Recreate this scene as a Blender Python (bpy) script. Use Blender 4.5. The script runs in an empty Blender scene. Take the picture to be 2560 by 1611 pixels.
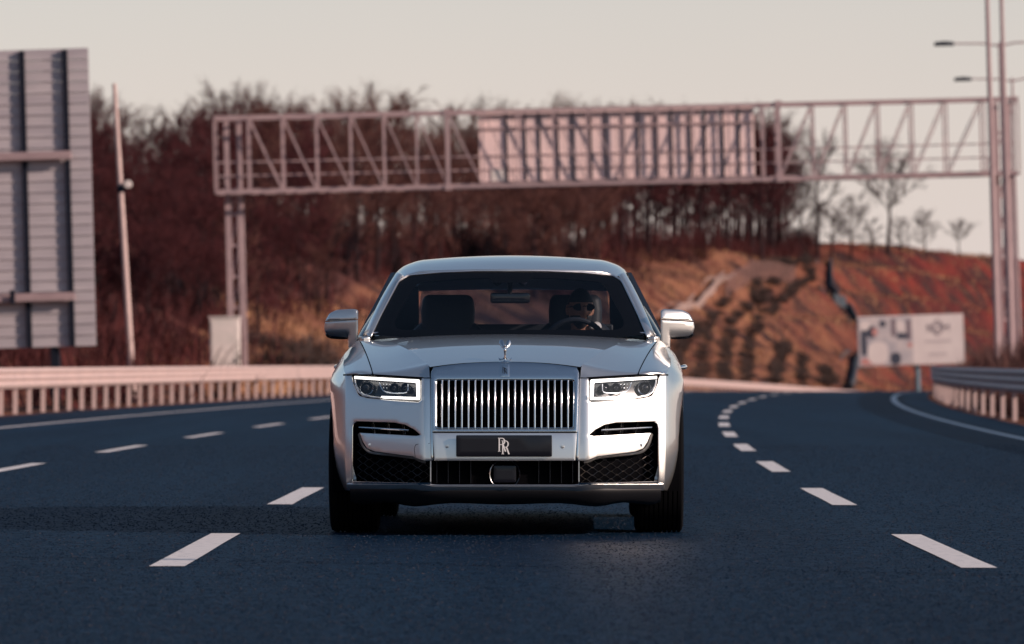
import bpy, bmesh, math, random
from math import sin, cos, pi, atan, atan2, sqrt, radians, exp, floor
from mathutils import Vector, Matrix, noise
from mathutils.geometry import delaunay_2d_cdt

random.seed(7)
scene = bpy.context.scene
COL = scene.collection

# ------------------------------------------------------------------ camera
FPX = 14222.0          # focal length in photo pixels (200 mm lens on 36 mm, 2560 px wide)
CAMH = 0.96
HOR = 905.0            # photo row of the horizon
cam_d = bpy.data.cameras.new('camera')
cam = bpy.data.objects.new('camera', cam_d)
COL.objects.link(cam)
cam.location = (0, 0, CAMH)
cam.rotation_euler = (pi / 2 + atan((HOR - 805.5) / FPX), 0, 0)
cam_d.lens = 200
cam_d.sensor_width = 36
cam_d.clip_start = 0.5
cam_d.clip_end = 6000
cam_d.dof.use_dof = True
cam_d.dof.focus_distance = 31.7
cam_d.dof.aperture_fstop = 5.0
cam_d.dof.aperture_blades = 9
scene.camera = cam

# ------------------------------------------------------------------ sun and sky
SUN_FWD = radians(27)      # how far the sun stands to the camera side of due right
SUN_EL = radians(22)
SUND = Vector((cos(SUN_EL) * cos(SUN_FWD), -cos(SUN_EL) * sin(SUN_FWD), sin(SUN_EL)))
sun_d = bpy.data.lights.new('sun', 'SUN')
sun_d.energy = 4.8
sun_d.angle = radians(0.53)
sun_d.color = (1.0, 0.80, 0.69)
sun = bpy.data.objects.new('sun', sun_d)
COL.objects.link(sun)
sun.rotation_euler = SUND.to_track_quat('Z', 'Y').to_euler()

world = bpy.data.worlds.new('World')
scene.world = world
world.use_nodes = True
wn = world.node_tree
wn.nodes.clear()
w_out = wn.nodes.new('ShaderNodeOutputWorld')
w_bg = wn.nodes.new('ShaderNodeBackground')
w_sky = wn.nodes.new('ShaderNodeTexSky')
w_sky.sky_type = 'NISHITA'
w_sky.sun_disc = False
w_sky.sun_elevation = SUN_EL
w_sky.sun_rotation = pi / 2 + SUN_FWD
w_sky.altitude = 100
w_sky.air_density = 1.0
w_sky.dust_density = 0.4
w_sky.ozone_density = 1.0
w_bg.inputs['Strength'].default_value = 0.10
# pale haze along the whole horizon, clearing upwards
w_tc = wn.nodes.new('ShaderNodeTexCoord')
w_sep = wn.nodes.new('ShaderNodeSeparateXYZ')
wn.links.new(w_tc.outputs['Generated'], w_sep.inputs[0])
w_mr = wn.nodes.new('ShaderNodeMapRange')
w_mr.interpolation_type = 'SMOOTHSTEP'
w_mr.inputs['From Min'].default_value = -0.02
w_mr.inputs['From Max'].default_value = 0.20
w_mr.inputs['To Min'].default_value = 0.95
w_mr.inputs['To Max'].default_value = 0.0
wn.links.new(w_sep.outputs['Z'], w_mr.inputs['Value'])
w_mix = wn.nodes.new('ShaderNodeMix')
w_mix.data_type = 'RGBA'
w_mix.inputs[7].default_value = (7.85, 6.65, 6.35, 1)
# the faintest unevenness in the haze
w_nz = wn.nodes.new('ShaderNodeTexNoise')
w_nz.inputs['Scale'].default_value = 9
w_nz.inputs['Detail'].default_value = 4
wn.links.new(w_tc.outputs['Generated'], w_nz.inputs['Vector'])
w_nr = wn.nodes.new('ShaderNodeValToRGB')
w_nr.color_ramp.elements[0].position = .3
w_nr.color_ramp.elements[0].color = (.955, .965, .975, 1)
w_nr.color_ramp.elements[1].position = .7
w_nr.color_ramp.elements[1].color = (1.0, 1.0, 1.0, 1)
wn.links.new(w_nz.outputs['Fac'], w_nr.inputs['Fac'])
w_hz = wn.nodes.new('ShaderNodeMix')
w_hz.data_type = 'RGBA'
w_hz.blend_type = 'MULTIPLY'
w_hz.inputs[0].default_value = 1
w_hz.inputs[6].default_value = w_mix.inputs[7].default_value
wn.links.new(w_nr.outputs[0], w_hz.inputs[7])
wn.links.new(w_hz.outputs[2], w_mix.inputs[7])
wn.links.new(w_mr.outputs[0], w_mix.inputs[0])
wn.links.new(w_sky.outputs[0], w_mix.inputs[6])
wn.links.new(w_mix.outputs[2], w_bg.inputs['Color'])
wn.links.new(w_bg.outputs[0], w_out.inputs['Surface'])

scene.view_settings.view_transform = 'Standard'
scene.view_settings.look = 'None'
scene.view_settings.exposure = 0.0
scene.view_settings.gamma = 1.0
scene.view_settings.use_curve_mapping = False
scene.render.engine = 'CYCLES'
scene.cycles.max_bounces = 8
scene.cycles.transparent_max_bounces = 16
scene.cycles.use_denoising = True

# ------------------------------------------------------------------ materials
MATS = {}
def mat(name, base=(.5, .5, .5), rough=.5, metal=0.0, spec=.5, coat=0.0, coat_rough=.03,
        base2=None, scale=4.0, detail=6.0, lo=.35, hi=.65, bump=0.0, bump_scale=None,
        bump_dist=.01, emit=None, emit_s=0.0, stretch=None, coords='Object'):
    m = bpy.data.materials.new(name)
    m.use_nodes = True
    nt = m.node_tree
    b = nt.nodes['Principled BSDF']
    b.inputs['Base Color'].default_value = (*base, 1)
    b.inputs['Roughness'].default_value = rough
    b.inputs['Metallic'].default_value = metal
    b.inputs['Specular IOR Level'].default_value = spec
    b.inputs['Coat Weight'].default_value = coat
    b.inputs['Coat Roughness'].default_value = coat_rough
    if emit:
        b.inputs['Emission Color'].default_value = (*emit, 1)
        b.inputs['Emission Strength'].default_value = emit_s
    tc = nt.nodes.new('ShaderNodeTexCoord')
    vec = tc.outputs[coords]
    if stretch:
        mp = nt.nodes.new('ShaderNodeMapping')
        mp.inputs['Scale'].default_value = stretch
        nt.links.new(vec, mp.inputs['Vector'])
        vec = mp.outputs['Vector']
    if base2 is not None:
        n = nt.nodes.new('ShaderNodeTexNoise')
        n.inputs['Scale'].default_value = scale
        n.inputs['Detail'].default_value = detail
        nt.links.new(vec, n.inputs['Vector'])
        r = nt.nodes.new('ShaderNodeValToRGB')
        r.color_ramp.elements[0].position = lo
        r.color_ramp.elements[0].color = (*base, 1)
        r.color_ramp.elements[1].position = hi
        r.color_ramp.elements[1].color = (*base2, 1)
        nt.links.new(n.outputs['Fac'], r.inputs['Fac'])
        nt.links.new(r.outputs['Color'], b.inputs['Base Color'])
    if bump > 0:
        n2 = nt.nodes.new('ShaderNodeTexNoise')
        n2.inputs['Scale'].default_value = bump_scale or scale * 4
        n2.inputs['Detail'].default_value = 4
        nt.links.new(vec, n2.inputs['Vector'])
        bp = nt.nodes.new('ShaderNodeBump')
        bp.inputs['Strength'].default_value = bump
        bp.inputs['Distance'].default_value = bump_dist
        nt.links.new(n2.outputs['Fac'], bp.inputs['Height'])
        nt.links.new(bp.outputs['Normal'], b.inputs['Normal'])
    MATS[name] = m
    return m

def glass_mat(name, tint, gloss_mul=1.0, rough=0.0, ior=1.45):
    m = bpy.data.materials.new(name)
    m.use_nodes = True
    nt = m.node_tree
    nt.nodes.clear()
    out = nt.nodes.new('ShaderNodeOutputMaterial')
    tr = nt.nodes.new('ShaderNodeBsdfTransparent')
    tr.inputs['Color'].default_value = (*tint, 1)
    gl = nt.nodes.new('ShaderNodeBsdfGlossy')
    gl.inputs['Roughness'].default_value = rough
    gl.inputs['Color'].default_value = (gloss_mul, gloss_mul, gloss_mul, 1)
    lw = nt.nodes.new('ShaderNodeLayerWeight')       # thin pane: same reflectance from both sides
    lw.inputs['Blend'].default_value = .5
    pw = nt.nodes.new('ShaderNodeMath'); pw.operation = 'POWER'; pw.inputs[1].default_value = 4.5
    nt.links.new(lw.outputs['Facing'], pw.inputs[0])
    fr = nt.nodes.new('ShaderNodeMath'); fr.operation = 'MULTIPLY_ADD'
    fr.inputs[1].default_value = .9; fr.inputs[2].default_value = .05
    nt.links.new(pw.outputs[0], fr.inputs[0])
    mx = nt.nodes.new('ShaderNodeMixShader')
    nt.links.new(fr.outputs[0], mx.inputs[0])
    nt.links.new(tr.outputs[0], mx.inputs[1])
    nt.links.new(gl.outputs[0], mx.inputs[2])
    nt.links.new(mx.outputs[0], out.inputs['Surface'])
    MATS[name] = m
    return m

# ------------------------------------------------------------------ mesh helpers
def link(name, me, m=None, parent=None, loc=None):
    o = bpy.data.objects.new(name, me)
    COL.objects.link(o)
    if m is not None:
        me.materials.append(MATS[m] if isinstance(m, str) else m)
    if parent is not None:
        o.parent = parent
    if loc is not None:
        o.location = loc
    return o

def tag(o, label=None, cat=None, group=None, kind=None):
    if label: o['label'] = label
    if cat: o['category'] = cat
    if group: o['group'] = group
    if kind: o['kind'] = kind
    return o

def empty(name, loc=(0, 0, 0), rot=(0, 0, 0)):
    o = bpy.data.objects.new(name, None)
    o.empty_display_size = .2
    COL.objects.link(o)
    o.location = loc
    o.rotation_euler = rot
    return o

def smooth(me, ang=35):
    for p in me.polygons:
        p.use_smooth = True
    me.set_sharp_from_angle(angle=radians(ang))
    return me

class MB:
    """collects vertices and faces of one piece"""
    def __init__(s):
        s.v = []
        s.f = []
    def add(s, vs, fs):
        n = len(s.v)
        s.v.extend([tuple(p) for p in vs])
        s.f.extend([tuple(i + n for i in f) for f in fs])
        return s
    def box(s, c, d, rot=None):
        hx, hy, hz = d[0] / 2, d[1] / 2, d[2] / 2
        vs = [Vector((x, y, z)) for x in (-hx, hx) for y in (-hy, hy) for z in (-hz, hz)]
        if rot is not None:
            vs = [rot @ v for v in vs]
        vs = [v + Vector(c) for v in vs]
        return s.add(vs, [(0, 1, 3, 2), (4, 6, 7, 5), (0, 4, 5, 1), (2, 3, 7, 6), (0, 2, 6, 4), (1, 5, 7, 3)])
    def bar(s, a, b, w, h=None, up=Vector((0, 0, 1))):
        a = Vector(a); b = Vector(b); h = h or w
        d = (b - a).normalized()
        if abs(d.dot(up)) > .98:
            up = Vector((0, 1, 0))
        r = d.cross(up).normalized(); u = r.cross(d)
        vs = []
        for p in (a, b):
            for i, j in ((-1, -1), (1, -1), (1, 1), (-1, 1)):
                vs.append(p + r * (i * w / 2) + u * (j * h / 2))
        return s.add(vs, [(0, 3, 2, 1), (4, 5, 6, 7), (0, 1, 5, 4), (1, 2, 6, 5), (2, 3, 7, 6), (3, 0, 4, 7)])
    def tube(s, pts, rad, n=8, cap=True, closed=False):
        pts = [Vector(p) for p in pts]
        N = len(pts)
        if not hasattr(rad, '__len__'):
            rad = [rad] * N
        vs = []; fs = []
        prev = None
        for i, p in enumerate(pts):
            if closed:
                d = pts[(i + 1) % N] - pts[i - 1]
            else:
                d = pts[min(i + 1, N - 1)] - pts[max(i - 1, 0)]
            d.normalize()
            if prev is None:
                up = Vector((0, 0, 1)) if abs(d.z) < .9 else Vector((1, 0, 0))
                r = d.cross(up).normalized()
            else:
                r = (prev - d * prev.dot(d)).normalized()
            prev = r
            u = d.cross(r)
            for k in range(n):
                a = 2 * pi * k / n
                vs.append(p + (r * cos(a) + u * sin(a)) * rad[i])
        M = N if closed else N - 1
        for i in range(M):
            for k in range(n):
                a = i * n + k; b = i * n + (k + 1) % n
                j = (i + 1) % N
                c = j * n + (k + 1) % n; e = j * n + k
                fs.append((a, b, c, e))
        if cap and not closed:
            fs.append(tuple(range(n - 1, -1, -1)))
            fs.append(tuple((N - 1) * n + k for k in range(n)))
        return s.add(vs, fs)
    def lathe(s, prof, c=(0, 0, 0), axis='z', n=24):
        """prof: list of (radius, height)"""
        vs = []; fs = []
        c = Vector(c)
        for r, h in prof:
            for k in range(n):
                a = 2 * pi * k / n
                x, y = r * cos(a), r * sin(a)
                if axis == 'z': q = Vector((x, y, h))
                elif axis == 'y': q = Vector((x, h, y))
                else: q = Vector((h, x, y))
                vs.append(c + q)
        m = len(prof)
        for i in range(m - 1):
            for k in range(n):
                fs.append((i * n + k, i * n + (k + 1) % n, (i + 1) * n + (k + 1) % n, (i + 1) * n + k))
        return s.add(vs, fs)
    def mesh(s, name='m'):
        me = bpy.data.meshes.new(name)
        me.from_pydata(s.v, [], s.f)
        bm = bmesh.new(); bm.from_mesh(me)
        bmesh.ops.recalc_face_normals(bm, faces=bm.faces)
        bm.to_mesh(me); bm.free()
        return me
    def build(s, name, m=None, parent=None, ang=35, bevel=0.0, loc=None):
        me = s.mesh(name)
        smooth(me, ang)
        o = link(name, me, m, parent, loc)
        if bevel > 0:
            md = o.modifiers.new('Bevel', 'BEVEL')
            md.width = bevel; md.segments = 2; md.limit_method = 'ANGLE'; md.angle_limit = radians(40)
        return o

def interp(tab, x):
    """smooth (Catmull-Rom) table lookup, tab: sorted [(x, y)]"""
    if x <= tab[0][0]: return tab[0][1]
    if x >= tab[-1][0]: return tab[-1][1]
    for i in range(len(tab) - 1):
        if x <= tab[i + 1][0]:
            break
    x0, y0 = tab[i]; x1, y1 = tab[i + 1]
    h = x1 - x0
    m0 = (y1 - tab[i - 1][1]) / (x1 - tab[i - 1][0]) if i > 0 else (y1 - y0) / h
    m1 = (tab[i + 2][1] - y0) / (tab[i + 2][0] - x0) if i + 2 < len(tab) else (y1 - y0) / h
    t = (x - x0) / h
    return ((2*t**3 - 3*t*t + 1) * y0 + (t**3 - 2*t*t + t) * h * m0 +
            (-2*t**3 + 3*t*t) * y1 + (t**3 - t*t) * h * m1)

def cr(p0, p1, p2, p3, t):
    return 0.5 * ((2 * p1) + (p2 - p0) * t + (2*p0 - 5*p1 + 4*p2 - p3) * t*t + (3*p1 - p0 - 3*p2 + p3) * t**3)

def spline(pts, n):
    pts = [Vector(p) for p in pts]
    ext = [pts[0] * 2 - pts[1]] + pts + [pts[-1] * 2 - pts[-2]]
    out = []
    for i in range(len(pts) - 1):
        for k in range(n):
            out.append(cr(ext[i], ext[i + 1], ext[i + 2], ext[i + 3], k / n))
    out.append(pts[-1])
    return out

def net_mesh(net, nu=6, nv=6):
    """net: rows of control points -> fine grid (vertices, faces)"""
    rows = [spline(r, nu) for r in net]
    cols = len(rows[0])
    grid = [spline([r[c] for r in rows], nv) for c in range(cols)]
    R = len(grid[0])
    vs = [grid[c][r] for r in range(R) for c in range(cols)]
    fs = [(r * cols + c, r * cols + c + 1, (r + 1) * cols + c + 1, (r + 1) * cols + c)
          for r in range(R - 1) for c in range(cols - 1)]
    return vs, fs

def surf(name, net, m, parent, nu=6, nv=6, thick=0.0, ang=60, mirror=False, flip=False):
    vs, fs = net_mesh(net, nu, nv)
    if mirror:
        vs = [Vector((-v.x, v.y, v.z)) for v in vs]
    me = bpy.data.meshes.new(name)
    if mirror != flip:
        fs = [tuple(reversed(f)) for f in fs]
    me.from_pydata([tuple(v) for v in vs], [], fs)
    smooth(me, ang)
    o = link(name, me, m, parent)
    if thick:
        md = o.modifiers.new('Solidify', 'SOLIDIFY')
        md.thickness = thick; md.offset = -1
    return o

def round_poly(pts, n=5):
    """pts: (x, y, r) corners -> polygon with rounded corners"""
    out = []
    N = len(pts)
    for i in range(N):
        p = pts[i]
        r = p[2] if len(p) > 2 else 0
        P = Vector(p[:2])
        if r <= 0:
            out.append((P.x, P.y)); continue
        A = Vector(pts[i - 1][:2]); B = Vector(pts[(i + 1) % N][:2])
        da = (A - P); db = (B - P)
        la, lb = da.length, db.length
        da.normalize(); db.normalize()
        c = max(-1, min(1, da.dot(db)))
        ang = math.acos(c)
        if ang > 3.1:
            out.append((P.x, P.y)); continue
        d = min(r / math.tan(ang / 2), la * .49, lb * .49)
        a = P + da * d; b = P + db * d
        for k in range(n + 1):
            t = k / n
            q = a * (1 - t) ** 2 + P * 2 * t * (1 - t) + b * t * t
            out.append((q.x, q.y))
    return out

def resample(poly, step):
    out = []
    N = len(poly)
    for i in range(N):
        a = Vector(poly[i]); b = Vector(poly[(i + 1) % N])
        L = (b - a).length
        if L < 1e-6: continue
        k = max(1, int(math.ceil(L / step)))
        for j in range(k):
            q = a.lerp(b, j / k)
            out.append((q.x, q.y))
    return out

def area2(poly):
    return sum(poly[i - 1][0] * poly[i][1] - poly[i][0] * poly[i - 1][1] for i in range(len(poly))) / 2

def inset(poly, d):
    """poly counter-clockwise; move inward by d"""
    out = []
    N = len(poly)
    for i in range(N):
        a = Vector(poly[i - 1]); p = Vector(poly[i]); b = Vector(poly[(i + 1) % N])
        e1 = (p - a).normalized(); e2 = (b - p).normalized()
        n1 = Vector((-e1.y, e1.x)); n2 = Vector((-e2.y, e2.x))
        n = n1 + n2
        if n.length < 1e-6: n = n1
        n.normalize()
        k = max(.5, n.dot(n1))
        q = p + n * (d / k)
        out.append((q.x, q.y))
    return out

def inside(pt, poly):
    x, y = pt
    c = False
    j = len(poly) - 1
    for i in range(len(poly)):
        xi, yi = poly[i]; xj, yj = poly[j]
        if (yi > y) != (yj > y) and x < (xj - xi) * (y - yi) / (yj - yi + 1e-12) + xi:
            c = not c
        j = i
    return c

def panel(name, poly, mapf, m, parent, step=.03, th=.02, r=.003, holes=(), ang=38, edge=None):
    """flat outline laid on a curved surface, with rounded rim and thickness.
    mapf(a, b, depth) -> Vector; depth goes inward."""
    edge = edge or step
    loops = []
    for k, lp in enumerate([poly] + list(holes)):
        lp = resample(lp, edge)
        if (area2(lp) > 0) != (k == 0):
            lp = lp[::-1]
        loops.append(lp)
    ins = [inset(lp, r) for lp in loops]
    pts = []; edges = []
    for lp in ins:
        n = len(pts)
        pts += lp
        edges += [(n + i, n + (i + 1) % len(lp)) for i in range(len(lp))]
    nb = len(pts)
    xs = [p[0] for p in ins[0]]; ys = [p[1] for p in ins[0]]
    gx = min(xs) + step * .5
    allb = list(pts)
    def ok(q):
        if not inside(q, ins[0]): return False
        for h in ins[1:]:
            if inside(q, h): return False
        t2 = (step * .45) ** 2
        return all((q[0] - b[0]) ** 2 + (q[1] - b[1]) ** 2 > t2 for b in allb)
    while gx < max(xs):
        gy = min(ys) + step * .5
        while gy < max(ys):
            if ok((gx, gy)): pts.append((gx, gy))
            gy += step
        gx += step
    res = delaunay_2d_cdt([Vector(p) for p in pts], edges, [], 0, 1e-7)
    V2 = [tuple(v) for v in res[0]]; tris = []
    for f in res[2]:
        cx = sum(V2[i][0] for i in f) / len(f); cy = sum(V2[i][1] for i in f) / len(f)
        if inside((cx, cy), ins[0]) and not any(inside((cx, cy), h) for h in ins[1:]):
            tris.append(tuple(f))
    vs = [mapf(a, b, 0) for a, b in V2]
    fs = list(tris)
    # boundary vertex ids in the result
    idx = {}
    for i, src in enumerate(res[3]):
        for s_ in src: idx[s_] = i
    base = 0
    for lp, il in zip(loops, ins):
        L = len(lp)
        ring0 = [idx.get(base + i, base + i) for i in range(L)]
        rings = [ring0]
        for fr, dp in ((.30, .25 * r), (.0, r), (.0, max(th, r * 1.5))):
            ids = []
            for i in range(L):
                a = lp[i][0] + (il[i][0] - lp[i][0]) * fr
                b = lp[i][1] + (il[i][1] - lp[i][1]) * fr
                ids.append(len(vs)); vs.append(mapf(a, b, dp))
            rings.append(ids)
        for q in range(3):
            A, B = rings[q], rings[q + 1]
            for i in range(L):
                j = (i + 1) % L
                if A[i] != A[j]:
                    fs.append((A[i], B[i], B[j], A[j]))
        base += L
    me = bpy.data.meshes.new(name)
    me.from_pydata([tuple(v) for v in vs], [], fs)
    bm = bmesh.new(); bm.from_mesh(me)
    bmesh.ops.recalc_face_normals(bm, faces=bm.faces)
    bm.to_mesh(me); bm.free()
    # recalc works on an open sheet, so check the side it chose
    p0 = me.polygons[0]
    a, b = V2[tris[0][0]]
    dirn = mapf(a, b, .01) - mapf(a, b, 0)
    if p0.normal.dot(dirn) > 0:
        me.flip_normals()
    smooth(me, ang)
    return link(name, me, m, parent)

def copy_tree(o, parent=None):
    c = o.copy(); COL.objects.link(c)
    if parent is not None: c.parent = parent
    for ch in list(o.children):
        copy_tree(ch, c)
    return c

# ------------------------------------------------------------------ the lie of the land
def roadC(Y):
    """sideways position of the curving carriageway"""
    if Y < 24: return 0.0
    if Y < 560: return (Y - 24) ** 2 / 3700
    return (536 ** 2) / 3700 + (Y - 560) * 2 * 536 / 3700
def roadZ(Y):
    if Y < 150: return 0.0
    if Y < 350: return -(Y - 150) ** 2 / 28000
    if Y < 600: return -(200 ** 2) / 28000 - (Y - 350) * .0143
    return -(200 ** 2) / 28000 - 250 * .0143
O_LEFT_RAIL = -10.73
O_RIGHT_RAIL = 6.8
HILL = [(0, 0), (3, .05), (8, 1.5), (14, 4.2), (22, 8.2), (28, 9.4), (36, 9.6), (60, 9.2), (150, 7), (400, 4), (3000, 0)]
def sstep(a, b, x):
    t = max(0, min(1, (x - a) / (b - a)))
    return t * t * (3 - 2 * t)
def groundZ(X, Y):
    o = X - roadC(Y)
    u = O_LEFT_RAIL - o
    z = roadZ(Y)
    if u > 0:
        g = 1 + .52 * sstep(300, 570, Y) + .32 * sstep(490, 600, Y)
        h = interp(HILL, u) * g
        w = min(1, u / 10)
        h += w * .9 * noise.noise(Vector((X * .05, Y * .05, 3.1))) + w * .35 * noise.noise(Vector((X * .19, Y * .19, 8)))
        # worn benches on the far cutting
        h += w * sstep(400, 470, Y) * .45 * sin(h * 2.1 + 1.2 * noise.noise(Vector((X * .03, Y * .03, 0))))
        z += max(h, 0)
        z -= .06 * (1 - min(1, u / 1))
    elif o > O_RIGHT_RAIL + .3:
        q = o - O_RIGHT_RAIL - .3
        z += .35 * sstep(0, 3, q) + .5 * sstep(6, 40, q) + .15 * noise.noise(Vector((X * .2, Y * .2, 1))) * min(1, q)
        z -= .06 * (1 - min(1, q))
    else:
        z -= .06
    return z

def ray(px, py, Y):
    """point of the photo's ray at depth Y"""
    return Vector(((px - 1280) * Y / FPX, Y, CAMH + (HOR - py) * Y / FPX))
def hit(px, py, y0=100, y1=1500):
    Y = y0
    while Y < y1:
        p = ray(px, py, Y)
        if p.z <= groundZ(p.x, p.y):
            return Vector((p.x, p.y, groundZ(p.x, p.y)))
        Y += 1.0
    p = ray(px, py, y1)
    return p
def at_u(px, u, y0=60):
    """ground point in photo column px that lies u metres outside the left rail"""
    Y = y0
    while Y < 900:
        X = (px - 1280) * Y / FPX
        if O_LEFT_RAIL - (X - roadC(Y)) >= u:
            break
        Y += .5
    return Vector((X, Y, groundZ(X, Y)))
def at_o(o, Y):
    X = o + roadC(Y)
    return Vector((X, Y, roadZ(Y)))
LEAN = 0.028     # the banked carriageway is level here, so true uprights lean this much to the left
# ------------------------------------------------------------------ setting materials
def asphalt_material():
    m = bpy.data.materials.new('asphalt'); m.use_nodes = True
    nt = m.node_tree; b = nt.nodes['Principled BSDF']
    L = nt.links.new
    tc = nt.nodes.new('ShaderNodeTexCoord')
    big = nt.nodes.new('ShaderNodeTexNoise'); big.inputs['Scale'].default_value = .35; big.inputs['Detail'].default_value = 5
    mp = nt.nodes.new('ShaderNodeMapping'); mp.inputs['Scale'].default_value = (1.6, .22, 1)
    L(tc.outputs['Object'], mp.inputs['Vector']); L(mp.outputs[0], big.inputs['Vector'])
    r1 = nt.nodes.new('ShaderNodeValToRGB')
    r1.color_ramp.elements[0].position = .38; r1.color_ramp.elements[0].color = (.0014, .0078, .022, 1)
    r1.color_ramp.elements[1].position = .62; r1.color_ramp.elements[1].color = (.0040, .0160, .037, 1)
    # wheel tracks and joints: long streaks down the lanes
    trk = nt.nodes.new('ShaderNodeTexNoise'); trk.inputs['Scale'].default_value = 1.0; trk.inputs['Detail'].default_value = 3
    mp2 = nt.nodes.new('ShaderNodeMapping'); mp2.inputs['Scale'].default_value = (1.5, .018, 1)
    L(tc.outputs['Object'], mp2.inputs['Vector']); L(mp2.outputs[0], trk.inputs['Vector'])
    av = nt.nodes.new('ShaderNodeMath'); av.operation = 'MULTIPLY_ADD'; av.inputs[1].default_value = .5
    h2 = nt.nodes.new('ShaderNodeMath'); h2.operation = 'MULTIPLY'; h2.inputs[1].default_value = .5
    L(trk.outputs['Fac'], h2.inputs[0]); L(big.outputs['Fac'], av.inputs[0]); L(h2.outputs[0], av.inputs[2])
    L(av.outputs[0], r1.inputs['Fac'])
    # aggregate: light and dark stones
    vo = nt.nodes.new('ShaderNodeTexVoronoi'); vo.inputs['Scale'].default_value = 85
    L(tc.outputs['Object'], vo.inputs['Vector'])
    r2 = nt.nodes.new('ShaderNodeValToRGB')
    r2.color_ramp.elements[0].position = .0; r2.color_ramp.elements[0].color = (.25, .25, .25, 1)
    r2.color_ramp.elements[1].position = 1.; r2.color_ramp.elements[1].color = (2.0, 1.9, 1.85, 1)
    sp = nt.nodes.new('ShaderNodeSeparateColor'); L(vo.outputs['Color'], sp.inputs[0])
    L(sp.outputs[0], r2.inputs['Fac'])
    mul = nt.nodes.new('ShaderNodeMix'); mul.data_type = 'RGBA'; mul.blend_type = 'MULTIPLY'; mul.inputs[0].default_value = 1
    L(r1.outputs[0], mul.inputs[6]); L(r2.outputs[0], mul.inputs[7])
    L(mul.outputs[2], b.inputs['Base Color'])
    fb = nt.nodes.new('ShaderNodeTexNoise'); fb.inputs['Scale'].default_value = 9; fb.inputs['Detail'].default_value = 9; fb.inputs['Roughness'].default_value = .85
    L(tc.outputs['Object'], fb.inputs['Vector'])
    r3 = nt.nodes.new('ShaderNodeValToRGB')
    r3.color_ramp.elements[0].position = .30; r3.color_ramp.elements[0].color = (.25, .25, .27, 1)
    r3.color_ramp.elements[1].position = .72; r3.color_ramp.elements[1].color = (2.3, 2.1, 2.0, 1)
    L(fb.outputs['Fac'], r3.inputs['Fac'])
    mul2 = nt.nodes.new('ShaderNodeMix'); mul2.data_type = 'RGBA'; mul2.blend_type = 'MULTIPLY'; mul2.inputs[0].default_value = 1
    L(mul.outputs[2], mul2.inputs[6]); L(r3.outputs[0], mul2.inputs[7])
    L(mul2.outputs[2], b.inputs['Base Color'])
    r4 = nt.nodes.new('ShaderNodeMapRange'); r4.inputs['From Min'].default_value = .38; r4.inputs['From Max'].default_value = .75
    r4.inputs['To Min'].default_value = .0; r4.inputs['To Max'].default_value = .24
    L(fb.outputs['Fac'], r4.inputs['Value']); L(r4.outputs[0], b.inputs['Specular IOR Level'])
    b.inputs['Roughness'].default_value = .6
    b.inputs['Specular Tint'].default_value = (.30, .62, 1.0, 1)
    bn = nt.nodes.new('ShaderNodeTexNoise'); bn.inputs['Scale'].default_value = 110; bn.inputs['Detail'].default_value = 3
    L(tc.outputs['Object'], bn.inputs['Vector'])
    bp = nt.nodes.new('ShaderNodeBump'); bp.inputs['Strength'].default_value = .55; bp.inputs['Distance'].default_value = .006
    L(bn.outputs['Fac'], bp.inputs['Height']); L(bp.outputs[0], b.inputs['Normal'])
    MATS['asphalt'] = m
asphalt_material()
mat('road_paint', (.74, .68, .65), .6, base2=(.40, .385, .39), scale=17, detail=9, lo=.50, hi=.76, bump=.4, bump_scale=110, bump_dist=.004)
mat('galvanised', (.58, .42, .385), .55, .0, spec=.2, base2=(.48, .35, .33), scale=3, bump=.05, bump_scale=30)
mat('steel_paint', (.40, .285, .285), .55, .0, spec=.2, base2=(.33, .235, .24), scale=2)
mat('sign_back', (.50, .44, .45), .55, .0, spec=.2, base2=(.41, .36, .38), scale=.8, stretch=(1, 1, 6))
mat('dark_steel', (.012, .014, .024), .6, spec=.15)
mat('cream_paint', (.72, .62, .58), .5, base2=(.58, .52, .48), scale=2)
mat('concrete', (.42, .36, .33), .8, base2=(.30, .26, .245), scale=3, bump=.2, bump_scale=20)
mat('concrete_dark', (.055, .07, .085), .8, base2=(.035, .045, .06), scale=2)
mat('bark', (.038, .020, .021), .85, spec=.1, base2=(.020, .012, .015), scale=3)
mat('twig_brown', (.165, .072, .058), .8, spec=.1, base2=(.070, .030, .029), scale=.6)
mat('wood_shade', (.010, .008, .013), .8, spec=.1, base2=(.018, .012, .014), scale=1)  # shadow tone of the wood, put into the colour of added bushes
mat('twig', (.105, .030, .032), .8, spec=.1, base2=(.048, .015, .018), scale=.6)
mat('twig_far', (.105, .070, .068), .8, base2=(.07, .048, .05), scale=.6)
mat('scrub', (.100, .027, .026), .85, spec=.1, base2=(.036, .014, .016), scale=.35, lo=.4, hi=.6, coords='Object')
mat('scrub_dark', (.050, .034, .032), .85, base2=(.085, .048, .038), scale=.5)
mat('scrub_red', (.095, .030, .024), .85, base2=(.04, .02, .02), scale=.5)

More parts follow.
